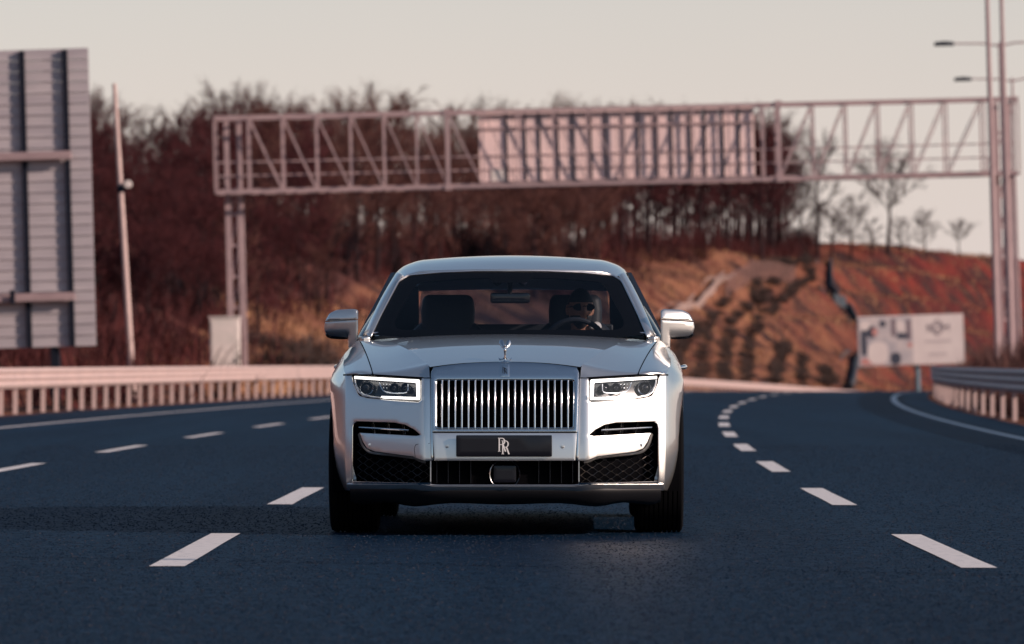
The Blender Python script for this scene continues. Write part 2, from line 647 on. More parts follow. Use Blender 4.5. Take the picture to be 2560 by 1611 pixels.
def hill_material():
    m = bpy.data.materials.new('hill_soil'); m.use_nodes = True
    nt = m.node_tree; b = nt.nodes['Principled BSDF']; L = nt.links.new
    b.inputs['Roughness'].default_value = .95
    b.inputs['Specular IOR Level'].default_value = .1
    tc = nt.nodes.new('ShaderNodeTexCoord')
    def nz(scale, detail, lo, hi, c0, c1, stretch=None):
        n = nt.nodes.new('ShaderNodeTexNoise'); n.inputs['Scale'].default_value = scale; n.inputs['Detail'].default_value = detail
        v = tc.outputs['Object']
        if stretch:
            mp = nt.nodes.new('ShaderNodeMapping'); mp.inputs['Scale'].default_value = stretch
            L(v, mp.inputs['Vector']); v = mp.outputs[0]
        L(v, n.inputs['Vector'])
        r = nt.nodes.new('ShaderNodeValToRGB')
        r.color_ramp.elements[0].position = lo; r.color_ramp.elements[0].color = (*c0, 1)
        r.color_ramp.elements[1].position = hi; r.color_ramp.elements[1].color = (*c1, 1)
        L(n.outputs['Fac'], r.inputs['Fac'])
        return r.outputs[0]
    def mix(f, a, c):
        x = nt.nodes.new('ShaderNodeMix'); x.data_type = 'RGBA'
        L(f, x.inputs[0]); L(a, x.inputs[6]); L(c, x.inputs[7])
        return x.outputs[2]
    grass = nz(.25, 6, .35, .68, (.30, .130, .074), (.140, .047, .036))
    red = nz(.16, 6, .38, .62, (.190, .034, .026), (.060, .018, .019))
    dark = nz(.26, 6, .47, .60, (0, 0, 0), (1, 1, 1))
    # bare red earth on the far right of the cutting, dry grass elsewhere
    sx = nt.nodes.new('ShaderNodeSeparateXYZ'); L(tc.outputs['Object'], sx.inputs[0])
    mr = nt.nodes.new('ShaderNodeMapRange'); mr.inputs['From Min'].default_value = 20; mr.inputs['From Max'].default_value = 36
    L(sx.outputs['X'], mr.inputs['Value'])
    base = mix(mr.outputs[0], grass, red)
    # leaf litter under the wood: left of a line running away from the camera, above the verge
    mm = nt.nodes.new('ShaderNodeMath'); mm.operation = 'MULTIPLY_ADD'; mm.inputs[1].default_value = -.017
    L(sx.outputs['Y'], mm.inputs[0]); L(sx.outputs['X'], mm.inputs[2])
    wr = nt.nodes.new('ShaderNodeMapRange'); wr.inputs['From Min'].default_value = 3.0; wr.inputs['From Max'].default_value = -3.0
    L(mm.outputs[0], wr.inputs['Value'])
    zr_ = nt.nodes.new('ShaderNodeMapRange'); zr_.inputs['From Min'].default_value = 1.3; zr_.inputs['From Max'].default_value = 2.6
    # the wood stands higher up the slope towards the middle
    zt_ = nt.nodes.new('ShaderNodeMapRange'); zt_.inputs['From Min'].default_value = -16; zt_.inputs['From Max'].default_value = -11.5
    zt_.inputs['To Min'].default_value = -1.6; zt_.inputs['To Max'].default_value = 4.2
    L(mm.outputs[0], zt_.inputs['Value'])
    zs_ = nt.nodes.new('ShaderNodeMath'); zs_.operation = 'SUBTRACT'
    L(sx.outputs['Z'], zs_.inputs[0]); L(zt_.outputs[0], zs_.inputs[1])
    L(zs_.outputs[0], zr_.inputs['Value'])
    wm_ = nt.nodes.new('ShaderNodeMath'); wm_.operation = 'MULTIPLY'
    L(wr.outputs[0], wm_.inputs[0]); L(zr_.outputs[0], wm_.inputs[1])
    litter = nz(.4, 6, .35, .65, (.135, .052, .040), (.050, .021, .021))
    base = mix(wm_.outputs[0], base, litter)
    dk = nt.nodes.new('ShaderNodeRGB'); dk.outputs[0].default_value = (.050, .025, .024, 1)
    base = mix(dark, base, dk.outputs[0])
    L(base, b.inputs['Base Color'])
    n2 = nt.nodes.new('ShaderNodeTexNoise'); n2.inputs['Scale'].default_value = 1.6; n2.inputs['Detail'].default_value = 8
    L(tc.outputs['Object'], n2.inputs['Vector'])
    bp = nt.nodes.new('ShaderNodeBump'); bp.inputs['Strength'].default_value = 1; bp.inputs['Distance'].default_value = .45
    L(n2.outputs['Fac'], bp.inputs['Height']); L(bp.outputs[0], b.inputs['Normal'])
    MATS['hill_soil'] = m
hill_material()

# ------------------------------------------------------------------ ground: one sheet to the horizon
def build_ground():
    Ys = [-900, -400, -200, -100, -40, 0, 30] + [45 + 5 * i for i in range(18)] + [135 + 3 * i for i in range(165)] + [640, 660, 700, 780, 900, 1200, 1800, 3000]
    us = [0, .5, 1, 2, 3] + [4 + i * 1.0 for i in range(40)] + [46, 50, 56, 64, 75, 90, 120, 170, 250, 400, 800, 2200]
    offs = [O_LEFT_RAIL - u for u in reversed(us)] + [-6, -2, 2, 5] + [O_RIGHT_RAIL + q for q in (0, .3, .8, 1.3, 2, 3, 4, 6, 8, 11, 15, 20, 28, 40, 60, 100, 200, 500, 1500)]
    vs = []; fs = []
    n = len(offs)
    for Y in Ys:
        for o in offs:
            X = o + roadC(Y)
            vs.append((X, Y, groundZ(X, Y)))
    for i in range(len(Ys) - 1):
        for j in range(n - 1):
            fs.append((i * n + j, i * n + j + 1, (i + 1) * n + j + 1, (i + 1) * n + j))
    me = bpy.data.meshes.new('ground')
    me.from_pydata(vs, [], fs)
    smooth(me, 80)
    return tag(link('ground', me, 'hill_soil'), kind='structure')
build_ground()

def strip(o0, o1, Ys, dz):
    vs = []; fs = []
    for Y in Ys:
        for o in (o0, o1):
            p = at_o(o, Y)
            vs.append((p.x, p.y, p.z + dz))
    for i in range(len(Ys) - 1):
        fs.append((2 * i, 2 * i + 1, 2 * i + 3, 2 * i + 2))
    return vs, fs
def frange(a, b, s):
    n = max(1, int(math.ceil((b - a) / s)))
    return [a + (b - a) * i / n for i in range(n + 1)]

vs, fs = [], []
b_ = MB()
cols = [-10.55, -8, -5, -2, 1, 4, 6.70]
YR = [-300, -100, 0, 24] + frange(28, 560, 4)
for Y in YR:
    for o in cols:
        p = at_o(o, Y); b_.v.append((p.x, p.y, p.z))
n = len(cols)
for i in range(len(YR) - 1):
    for j in range(n - 1):
        b_.f.append((i * n + j, i * n + j + 1, (i + 1) * n + j + 1, (i + 1) * n + j))
me = bpy.data.meshes.new('road'); me.from_pydata(b_.v, [], b_.f); smooth(me, 80)
ROAD = tag(link('road', me, 'asphalt'), kind='structure')
for nm, o in (('edge_line', -8.35), ('edge_line', 5.77)):
    me = bpy.data.meshes.new(nm)
    v_, f_ = strip(o - .075, o + .075, [-60, 0, 24] + frange(28, 430, 4), .004)
    me.from_pydata(v_, [], f_)
    link(nm, me, 'road_paint', ROAD)
# dashed lane lines: every painted bar is a piece of its own
for o, y0, w in ((2.17, 26.45, .165), (-1.615, 26.65, .165), (-4.70, 25.5, .15)):
    k = 0
    Y = y0 - 11.55 * 2
    while Y < 330:
        if Y > 24:
            me = bpy.data.meshes.new('lane_dash')
            v_, f_ = strip(o - w / 2, o + w / 2, [Y, Y + 1.7, Y + 3.4, Y + 5.1], .004)
            # ragged ends of the paint
            v_ = [(x + random.uniform(-.004, .004), y + random.uniform(-.02, .02), z) for x, y, z in v_]
            me.from_pydata(v_, [], f_)
            link('lane_dash', me, 'road_paint', ROAD)
        Y += 11.55

# ------------------------------------------------------------------ guard rails
THRIE = []
for i in range(25):
    t = i / 24
    z = .475 + .375 * t
    d = .04 * (0.5 - 0.5 * cos(2 * pi * 3 * t))
    THRIE.append((d, z))
def guard_rail(name, o, side, y_from, y_to, post_ranges, label, pitch, double=False):
    """side +1: the road lies towards +X of the rail"""
    root = empty(name, at_o(o, (y_from + y_to) / 2))
    base = root.location.copy()
    runs = [(o, side)] + ([(o - side * .30, -side)] if double else [])
    for Y, o_, side_ in [(y_from + 4.0 * i, a, c) for a, c in runs for i in range(int((y_to - y_from) / 4))]:
        b = MB()
        vs = []
        Ys = [Y, Y + 1, Y + 2, Y + 3, Y + 4.12]
        for yy in Ys:
            p = at_o(o_, yy) - base
            lap = .004 if yy > Y + 4 else 0
            for d, z in THRIE:
                vs.append((p.x + side_ * (d + .0 + lap), p.y, p.z + z))
            for d, z in reversed(THRIE):
                vs.append((p.x + side_ * (d - .006 + lap), p.y, p.z + z))
        m = 2 * len(THRIE)
        fs = []
        for i in range(len(Ys) - 1):
            for k in range(m):
                fs.append((i * m + k, i * m + (k + 1) % m, (i + 1) * m + (k + 1) % m, (i + 1) * m + k))
        b.add(vs, fs)
        bo = b.build('beam', 'galvanised', root, ang=50)
    # one post mesh shared by all
    pb = MB()
    pb.box((-side * .05, 0, .40), (.012, .11, .80))
    pb.box((-side * .085, -.05, .40), (.07, .012, .80))
    pb.box((-side * .085, .05, .40), (.07, .012, .80))
    pm = pb.mesh('post'); pm.materials.append(MATS['galvanised'])
    sb = MB()
    sb.box((-side * .022, 0, .66), (.045, .09, .26))
    sm = sb.mesh('spacer'); sm.materials.append(MATS['galvanised'])
    for a, e in post_ranges:
        Y = a
        while Y < e:
            p = at_o(o, Y) - base
            po = link('post', pm, None, root, p)
            sp = link('spacer', sm, None, po)
            Y += pitch
    return tag(root, label, 'guard rail')
guard_rail('guard_rail', O_LEFT_RAIL, 1, 20, 420, [(22, 190), (286, 350)],
           'sunlit galvanised guard rail with ribbed beam along the left edge of the road', 2.0)
guard_rail('guard_rail', O_RIGHT_RAIL, -1, 44, 300, [(72, 172)],
           'shaded dark guard rail with ribbed beam on the inside of the bend', 4.0, True)
# stone chippings standing proud of the asphalt around and in front of the car
mat('chippings', (.006, .017, .034), .7, spec=.08, base2=(.085, .068, .072), scale=38, detail=3, lo=.50, hi=.80)
def grit():
    r = random.Random(77)
    vs = []; fs = []
    for _ in range(85000):
        Y = 17.5 + 48 * r.random() ** 1.5
        hw = Y * .0925
        X = r.uniform(-hw, hw)
        z = .0005
        a = r.uniform(0, 6.28); q = r.uniform(.003, .0075) * (1 + .012 * Y); h = r.uniform(.0015, .0036) * (1 + .010 * Y)
        n = len(vs)
        for k in range(3):
            vs.append((X + roadC(Y) + q * cos(a + k * 2.09), Y + q * sin(a + k * 2.09), z))
        vs.append((X + roadC(Y) + r.uniform(-.4, .4) * q, Y + r.uniform(-.4, .4) * q, z + h))
        fs += [(n, n + 1, n + 3), (n + 1, n + 2, n + 3), (n + 2, n, n + 3)]
    me = bpy.data.meshes.new('stone_chippings'); me.from_pydata(vs, [], fs)
    tag(link('stone_chippings', me, 'chippings'), 'fine stone chippings in the dark asphalt surface', 'chippings', kind='stuff')
grit()

# ------------------------------------------------------------------ overhead sign gantry
GY = 180.0
def gantry():
    g0 = ray(1500, 905, GY); gz = groundZ(ray(590, 905, GY).x, GY)
    root = empty('sign_gantry', (g0.x, GY, 0), (0, -.0245, 0))
    tag(root, 'long steel truss sign gantry spanning the road behind the car', 'gantry')
    k = GY / FPX
    def loc(px, py):   # undo the lean: local coordinates of a photo point
        X = (px - 1280) * k - g0.x; Z = CAMH + (HOR - py) * k
        c, s = cos(.0245), sin(.0245)
        # rotation about Y by -a: x' = x c - z s ; z' = x s + z c  -> inverse
        return X * c + Z * s, -X * s + Z * c
    x0, zt = loc(536, 297); _, zb = loc(536, 484)
    x1, _ = loc(2540, 248)
    D = 1.5
    MAT = 'steel_paint'
    for y in (-D / 2, D / 2):
        for z in (zt, zb):
            # chords in bolted lengths
            cuts = [x0, loc(1117, 280)[0], loc(1943, 262)[0], x1]
            for a, b in zip(cuts, cuts[1:]):
                MB().bar((a + .012, y, z), (b - .012, y, z), .085, .095).build('chord', MAT, root)
    # verticals and diagonals
    xs = [loc(p, 270)[0] for p in (536, 620, 705, 790, 875, 958, 1040, 1117, 1205, 1292, 1380, 1467, 1555, 1642, 1730, 1818, 1905, 1943, 2030, 2112, 2193, 2277, 2362, 2455, 2540)]
    mid = loc(1530, 270)[0]
    for i, x in enumerate(xs):
        thick = .068 if i not in (7, 17) else .15
        for y in (-D / 2 + .003, D / 2 - .003):
            MB().bar((x, y, zb + .066), (x, y, zt - .066), thick * .8, thick * .8).build('upright', MAT, root)
            if i < len(xs) - 1 and i not in (0, 16) and not (y > 0 and 7 < i < 16):
                xa, xb = x + .05, xs[i + 1] - .05
                if x > mid: a, b = (xa, y, zb + .07), (xb, y, zt - .07)
                else: a, b = (xa, y, zt - .07), (xb, y, zb + .07)
                MB().bar(a, b, .040, .040).build('diagonal', MAT, root)
        for z in () if 8 <= i <= 15 else (zt + .002, zb - .002):
            MB().bar((x, -D / 2 + .07, z), (x, D / 2 - .07, z), .07, .07).build('cross_tie', MAT, root)
        if i in (7, 17):
            for z in (zt, zb):
                MB().box((x, -D / 2 - .01, z), (.22, .17, .2)).build('splice_plate', MAT, root)
    # walkway hand rails and floor
    for z in (zb + .95, zb + .52):
        for a, b in zip(cuts, cuts[1:]):
            MB().bar((a + .1, -D / 2 + .22, z), (b - .1, -D / 2 + .22, z), .045, .045).build('hand_rail', MAT, root)
    MB().box(((x0 + x1) / 2, 0, zb + .08), (x1 - x0 - .3, D - .5, .04)).build('walkway', MAT, root)
    # legs
    for px, wide in ((590, 1), (2516, 1)):
        xm, _ = loc(px, 700)
        zf = -.3
        for dx, w in ((-.20, .17), (.20, .20)):
            MB().box((xm + dx, .1, (zb + zf) / 2 - .04), (w, .2, zb - zf - .06)).build('leg', MAT, root)
        z = 1.0
        while z < zb - .4:
            MB().box((xm, .1, z), (.22, .10, .10)).build('leg_rung', MAT, root)
            MB().bar((xm - .11, .12, z + .08), (xm + .10, .12, z + .88), .06, .06).build('leg_brace', MAT, root)
            z += .98
        for dx in (-.2, .2):
            MB().box((xm + dx, .1, (zb + zt) / 2), (.15, .18, zt - zb - .2)).build('leg_head', MAT, root)
        MB().box((xm, .1, .12), (.95, .7, .5)).build('footing', 'concrete', root)
    # sign seen from behind: a framed panel carried on the far face of the truss
    xa, _ = loc(1196, 300); xb, _ = loc(1883, 300)
    SY = -D / 2 + .26
    sgn = empty('sign_panel', (0, 0, 0)); sgn.parent = root
    n = 16
    for i in range(n):
        w = (xb - xa) / n
        MB().box((xa + w * (i + .5), SY, (zt + zb) / 2 - .01), (w - .012, .035, zt - zb - .11)).build('sheet', 'sign_face_back', sgn)
    for z in (zt - .55, zt - .14, zb + .12):
        MB().box(((xa + xb) / 2, SY - .055, z), (xb - xa, .075, .06)).build('stiffener', MAT, sgn)
    for px in (1266, 1313, 1348, 1394, 1431, 1476, 1514, 1559, 1595, 1640, 1678, 1725, 1761, 1806, 1846):
        x = loc(px, 350)[0]
        MB().box((x, SY - .048, (zt + zb) / 2), (.060, .060, zt - zb - .16)).build('sign_post', 'dark_steel', sgn)
    MB().box((loc(1245, 440)[0], -D / 2 + .35, zb + .36), (.42, .3, .40)).build('junction_box', 'cream_paint', root)
mat('sign_face_back', (.84, .62, .59), .6, spec=.2, base2=(.72, .53, .51), scale=.7)
gantry()

# ------------------------------------------------------------------ electrical cabinet by the left leg
def cabinet():
    Y = 174.0
    a = ray(527, 800, Y); b = ray(601, 925, Y)
    w = b.x - a.x; h = a.z + .15
    root = empty('electrical_cabinet', ((a.x + b.x) / 2, Y, -.1), (0, -LEAN * .3, 0))
    tag(root, 'cream electrical cabinet standing at the foot of the left gantry leg', 'cabinet')
    MB().box((0, 0, h / 2), (w, .6, h)).build('body', 'cream_paint', root, bevel=.02)
    MB().box((0, -.312, h / 2 + .04), (w - .10, .02, h - .3)).build('door', 'cream_paint', root, bevel=.006)
    MB().box((w * .36, -.335, h * .45), (.03, .03, .16)).build('handle', 'dark_steel', root)
    MB().box((0, 0, h + .03), (w + .08, .68, .05)).build('roof', 'cream_paint', root, bevel=.01)
cabinet()

# ------------------------------------------------------------------ big road sign seen from behind, left
def road_sign():
    Y = 121.0
    k = Y / FPX
    c = ray(245, 865, Y)
    root = empty('road_sign', (c.x, Y, 0), (0, -LEAN, radians(-4)))
    tag(root, 'back of a tall grey road sign of stacked planks at the left edge', 'road sign')
    H = (865 - 119) * k; z0 = c.z
    W = 4.3
    n = 27
    for i in range(n):
        h = H / n
        z = z0 + h * (i + .5)
        b = MB()
        # extruded plank: flat back with a lip at its lower edge
        b.box((-W / 2, 0, z), (W, .02, h - .006))
        b.box((-W / 2, -.021, z - h / 2 + .022), (W, .024, .03))
        b.build('plank', 'sign_back', root)
    for x in (-.50, -1.42, -2.34, -3.26):
        for za, zb in ((z0, z0 + .98), (z0 + 1.10, z0 + H * .625), (z0 + H * .65, z0 + H - .03)):
            MB().box((x, -.075, (za + zb) / 2), (.115, .075, zb - za)).build('upright', 'dark_steel', root)
    for z in (z0 + 1.04, z0 + H * .6375):
        b = MB(); b.box((-W / 2 - .25, -.20, z), (W - .3, .16, .11)); b.box((-W / 2 - .25, -.13, z + .07), (W - .3, .02, .09))
        b.build('ledge', 'steel_paint', root)
    MB().box((-1.72, -.31, z0 + 1.08), (.10, .10, .30)).build('bracket', 'dark_steel', root)
    for x in (-.9, -3.0):
        MB().box((x, .12, (z0 + H) / 2 - .3), (.18, .18, z0 + H + .3)).build('post', 'dark_steel', root)
road_sign()

# ------------------------------------------------------------------ slim pole left
def slim_pole():
    Y = 136.0
    top = ray(290, 208, Y); bot = ray(334, 930, Y)
    root = empty('utility_pole', (bot.x, Y, groundZ(bot.x, Y)), (0, -atan2(bot.x - top.x, top.z - bot.z), 0))
    tag(root, 'slim pale metal pole between the big sign and the gantry', 'pole')
    h = top.z - root.location.z
    MB().tube([(0, 0, -.2), (0, 0, h * .5), (0, 0, h)], [.085, .072, .05], 12).build('shaft', 'galvanised', root)
    zb = ray(310, 468, Y).z - root.location.z
    MB().lathe([(.092, zb - .12), (.10, zb - .1), (.10, zb + .02), (.092, zb + .04)], n=12).build('clamp', 'dark_steel', root)
    MB().tube([(0.1, -.02, zb - .05), (.17, -.05, zb + .02)], .03, 8).build('bracket', 'dark_steel', root)
    MB().lathe([(.0, -.09), (.09, -.085), (.10, -.02), (.07, .03), (0, .04)], (.19, -.08, zb + .06), 'y', 14).build('floodlight', 'cream_paint', root)
slim_pole()

# ------------------------------------------------------------------ street lamps on the right
def street_lamp(name, base, h, label, r=.075, arms=True, lean=LEAN):
    root = empty(name, base, (0, -lean, 0))
    tag(root, label, 'street lamp', 'street lamps along the right verge')
    MB().tube([(0, 0, -.2), (0, 0, h * .5), (0, 0, h)], [r * 1.15, r, r * .7], 12).build('shaft', 'steel_paint', root)
    MB().lathe([(r * 2, -.1), (r * 2, .3), (r * 1.3, .34)], n=12).build('base', 'steel_paint', root)
    if arms:
        for s in (-1, 1):
            a = MB().tube([(0, 0, h - .12), (s * .5, 0, h - .03), (s * 1.55, 0, h)], [.035, .032, .028], 8).build('arm', 'steel_paint', root)
            b = MB()
            b.add(*net_mesh([[(s * 1.5, -.05, h - .03), (s * 1.5, 0, h + .05), (s * 1.5, .05, h - .03)],
                             [(s * 1.8, -.12, h - .05), (s * 1.8, 0, h + .09), (s * 1.8, .12, h - .05)],
                             [(s * 2.15, -.10, h - .05), (s * 2.15, 0, h + .06), (s * 2.15, .10, h - .05)]], 4, 3))
            b.box((s * 1.83, 0, h - .055), (.64, .18, .03))
            b.build('lamp_head', 'dark_steel', root)
    return root
def lamp_at(px_base, Y, h, label, **kw):
    p = ray(px_base, 905, Y); p.z = groundZ(p.x, Y)
    return street_lamp('street_lamp', p, h - p.z, label, **kw)
lamp_at(2496, 148, 12.2, 'tall dark lamp post at right rising past the gantry end, left one of the pair', r=.07)
lamp_at(2531, 164, 12.6, 'tall dark lamp post at right rising past the gantry end, right one of the pair', r=.075)
lamp_at(2523, 187.5, 11.5, 'street lamp with twin arms at upper right, the nearer and higher lamp head', r=.06)
lamp_at(2552, 211, 11.5, 'street lamp with twin arms at upper right, the farther and lower lamp head', r=.06)
street_lamp('street_lamp', (9.2, 22.1, 0), 11.5, 'lamp post out of view whose thin shadow crosses the road in front of the car', r=.06)
# ------------------------------------------------------------------ bare winter trees
def tree_arrays(rng, h, spread, lift, limbs=15, dens=1.0):
    wood = MB(); twig = MB()
    def blade(a, b, w):
        d = (b - a)
        s = d.cross(Vector((rng.uniform(-1, 1), rng.uniform(-1, 1), rng.uniform(-1, 1)))).normalized() * w
        twig.add([a - s, a + s, b], [(0, 1, 2)])
    def rnd(s=1.0):
        return Vector((rng.uniform(-1, 1), rng.uniform(-1, 1), rng.uniform(-1, 1))) * s
    # trunk
    n = 7
    pts = [Vector((0, 0, -.3))]
    for i in range(1, n + 1):
        t = i / n
        pts.append(Vector((rng.uniform(-.02, .02) * h * t, rng.uniform(-.02, .02) * h * t, h * .80 * t)))
    r0 = h * .016
    rad = [r0 * (1.25 - 1.1 * (i / n)) for i in range(n + 1)]
    wood.tube(pts, rad, 6)
    def trunk_at(t):
        f = t * n; i = min(n - 1, int(f))
        return pts[i].lerp(pts[i + 1], f - i)
    for k in range(limbs):
        t = lift + (1 - lift) * (k + rng.random()) / limbs * .98
        a = trunk_at(t)
        az = k * 2.4 + rng.uniform(-.5, .5)
        el = .30 + .85 * t ** 1.3 + rng.uniform(-.2, .2)
        L = h * spread * (.62 + .55 * sin(pi * min(1, (t - lift) / (1 - lift) * .8 + .12))) * rng.uniform(.75, 1.15)
        d = Vector((cos(az) * cos(el), sin(az) * cos(el), sin(el)))
        lp = [a]
        for i in range(4):
            d = (d + rnd(.20) + Vector((0, 0, .10))).normalized()
            lp.append(lp[-1] + d * L / 4)
        wood.tube(lp, [r0 * .42 * (1 - .19 * i) * (1.15 - .6 * t) for i in range(5)], 4, cap=False)
        for q in range(int(7 * dens)):
            f = rng.uniform(.25, 1) * 3.99; i = int(f)
            b0 = lp[i].lerp(lp[i + 1], f - i)
            d2 = (d + rnd(.9) + Vector((0, 0, .25))).normalized()
            L2 = L * rng.uniform(.22, .42)
            b1 = b0 + d2 * L2 * .5; b2 = b1 + (d2 + rnd(.3)).normalized() * L2 * .5
            twig.tube([b0, b1, b2], [.022, .015, .008], 3, cap=False)
            for w in range(int(9 * dens)):
                g = rng.random()
                c0 = b0.lerp(b1, g * 2) if g < .5 else b1.lerp(b2, g * 2 - 1)
                c1 = c0 + (d2 + rnd(.95) + Vector((0, 0, .2))).normalized() * rng.uniform(.25, .6) * L2
                blade(c0, c1, .013)
                for x in range(3):
                    e0 = c0.lerp(c1, rng.random())
                    blade(e0, e0 + ((c1 - c0).normalized() + rnd(.9)).normalized() * rng.uniform(.15, .4) * L2, .011)
    return wood, twig

PROTO = []
for i, (h, sp, lift, lb, dn) in enumerate(((10, .34, .30, 17, 1.4), (10, .30, .22, 19, 1.4), (10, .26, .35, 16, 1.4), (10, .38, .25, 18, 1.4), (10, .22, .15, 19, 1.4), (10, .36, .45, 15, 1.5))):
    rng = random.Random(40 + i)
    w, t = tree_arrays(rng, h, sp, lift, lb, dn)
    wm = w.mesh('trunk'); tm = t.mesh('crown')
    wm.materials.append(MATS['bark']); tm.materials.append(MATS['twig'])
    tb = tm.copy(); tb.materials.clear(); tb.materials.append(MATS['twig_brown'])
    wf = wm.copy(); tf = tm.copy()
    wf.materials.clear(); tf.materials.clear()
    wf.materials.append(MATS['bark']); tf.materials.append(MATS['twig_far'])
    PROTO.append((wm, tm, wf, tf, tb))
def tree(name, pos, h, proto, label, group=None, far=False, wide=1.0, rz=None, brown=False):
    root = empty(name, pos)
    root.rotation_euler = (0, -LEAN * .6, random.uniform(0, 6.28) if rz is None else rz)
    s = h / 10
    root.scale = (s * wide, s * wide, s)
    wm, tm, wf, tf, tb = PROTO[proto]
    if brown: tm = tb
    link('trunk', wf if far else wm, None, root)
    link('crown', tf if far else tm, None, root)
    return tag(root, label, 'tree', group)

SKY = [(-200, 250), (100, 240), (230, 250), (330, 310), (400, 288), (480, 258), (560, 236), (640, 262), (700, 246), (760, 258), (830, 278), (905, 228), (960, 240), (1010, 272), (1100, 290), (1200, 288), (1330, 275), (1450, 262), (1560, 262), (1700, 275), (1800, 300)]
def skyline(px):
    px = max(-200, min(1800, px))
    for (a, b), (c, d) in zip(SKY, SKY[1:]):
        if px <= c:
            return b + (d - b) * (px - a) / (c - a)
    return SKY[-1][1]
rng = random.Random(11)
# the dense wood on the left-hand hillside
i = 0
for row, (u, fr0, fr1, step) in enumerate(((9.5, .34, .55, 50), (12, .42, .66, 42), (15, .50, .76, 40), (18.5, .60, .86, 40), (22, .70, .93, 40), (26, .80, .97, 38), (31, .88, 1.0, 40), (38, .93, 1.02, 44))):
    px = -60 + rng.uniform(0, 40)
    while px < 1500:
        uu = u + rng.uniform(-1.6, 1.6)
        p = at_u(px, uu)
        want = CAMH + (HOR - skyline(px)) * p.y / FPX
        full = want - p.z
        if full > 2.5:
            if px > 840 and u < 17: px += step; continue
            thin = 820 < px < 1200 and row > 4
            if not ((thin and rng.random() < .15) or (row >= 5 and rng.random() < .12)) and not (row < 2 and 560 < px and rng.random() < .85):
                hh = max(3.0, (CAMH + (HOR - skyline(px)) * p.y / FPX * rng.uniform(fr0, fr1)) - p.z)
                zone = 'right of the big sign' if px < 320 else 'left of the gantry leg' if px < 570 else 'behind the open truss bays' if px < 900 else 'above the car roof'
                edge = 'low front' if row < 2 else 'middle' if row < 5 else 'tall back'
                tree('bare_tree', p, hh, rng.randrange(6), edge + ' row bare tree of the wood ' + zone, 'trees of the hillside wood', wide=rng.uniform(.95, 1.35), brown=(px + rng.uniform(-200, 200) > 700))
                i += 1
        px += step * rng.uniform(.7, 1.3)
# taller, darker trunks on the plateau behind the sign panel
for px, top, base_u, pr in ((1500, 268, 29, 2), (1528, 300, 33, 5), (1556, 275, 27, 1), (1590, 290, 34, 2), (1622, 280, 28, 0), (1655, 300, 36, 5), (1690, 285, 30, 2), (1722, 310, 34, 4), (1752, 290, 29, 2), (1788, 300, 33, 1), (1820, 305, 28, 5), (1850, 310, 35, 2), (1880, 292, 30, 0), (1905, 310, 26, 2), (1932, 300, 29, 1), (1952, 330, 33, 4)):
    p = at_u(px, base_u)
    h = CAMH + (HOR - top) * p.y / FPX - p.z
    for dx, du, f in ((0, 0, 1), (13, 5, .9), (-9, 9, .82)):
        p = at_u(px + dx, base_u + du)
        tree('bare_tree', p, (CAMH + (HOR - top) * p.y / FPX - p.z) * f, (pr + int(du)) % 6, 'tall dark bare tree at the ' + ('left end' if px < 1640 else 'middle' if px < 1800 else 'right end') + ' of the hilltop stand behind the gantry', 'tall trees of the hilltop stand', wide=.95)
# the single trees along the skyline to the right, each with its own look
for px, top, base, pr, wd, lab in (
        (2045, 330, 655, 2, .95, 'slender bare tree on the ridge, first tall one right of the dark hilltop stand'),
        (2000, 470, 650, 3, 1.5, 'short bushy bare tree on the ridge beside the dark hilltop stand'),
        (2080, 520, 652, 0, 1.4, 'low bare tree on the ridge between the two tall slender trees'),
        (2128, 500, 648, 3, 1.3, 'small forked bare tree leaning beside the tall round crowned tree'),
        (2220, 378, 640, 5, 1.15, 'tall bare tree with round crown on the ridge under the gantry truss'),
        (2180, 540, 645, 4, 1.7, 'thin low bare tree just left of the round crowned ridge tree'),
        (2252, 545, 645, 1, 1.4, 'low bare tree just right of the round crowned ridge tree'),
        (2312, 535, 640, 3, 1.3, 'small spreading bare tree on the ridge, second from the right'),
        (2398, 556, 640, 5, 1.4, 'lone small bare tree on the ridge at far right')):
    p = hit(px, base, 200)
    if p.y > 1400: p = at_u(px, 30)
    h = CAMH + (HOR - top) * p.y / FPX - p.z
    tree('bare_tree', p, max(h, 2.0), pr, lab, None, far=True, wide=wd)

# ------------------------------------------------------------------ scrub and bushes
def clump(mb, rng, c, r, h, n, w=.02):
    for _ in range(n):
        a = rng.uniform(0, 2 * pi); q = r * sqrt(rng.random())
        b = Vector((c[0] + q * cos(a) * .5, c[1] + q * sin(a) * .5, c[2] - .05))
        hh = h * rng.uniform(.35, 1.0) * (1 - .5 * (q / r) ** 2)
        t = b + Vector((cos(a) * q * .8 + rng.uniform(-.3, .3) * r, sin(a) * q * .8 + rng.uniform(-.3, .3) * r, hh))
        s = Vector((rng.uniform(-1, 1), rng.uniform(-1, 1), 0)).normalized() * w
        m_ = b.lerp(t, .55) + Vector((rng.uniform(-.1, .1), rng.uniform(-.1, .1), .05 * h))
        mb.add([b - s, b + s, m_ + s * .8, m_ - s * .8, t], [(0, 1, 2, 3), (3, 2, 4)])
        for _k in range(2):
            e = m_ + Vector((rng.uniform(-.5, .5) * r, rng.uniform(-.5, .5) * r, rng.uniform(.1, .5) * hh))
            mb.add([m_ - s * .6, m_ + s * .6, e], [(0, 1, 2)])
rng = random.Random(5)
mb = MB()
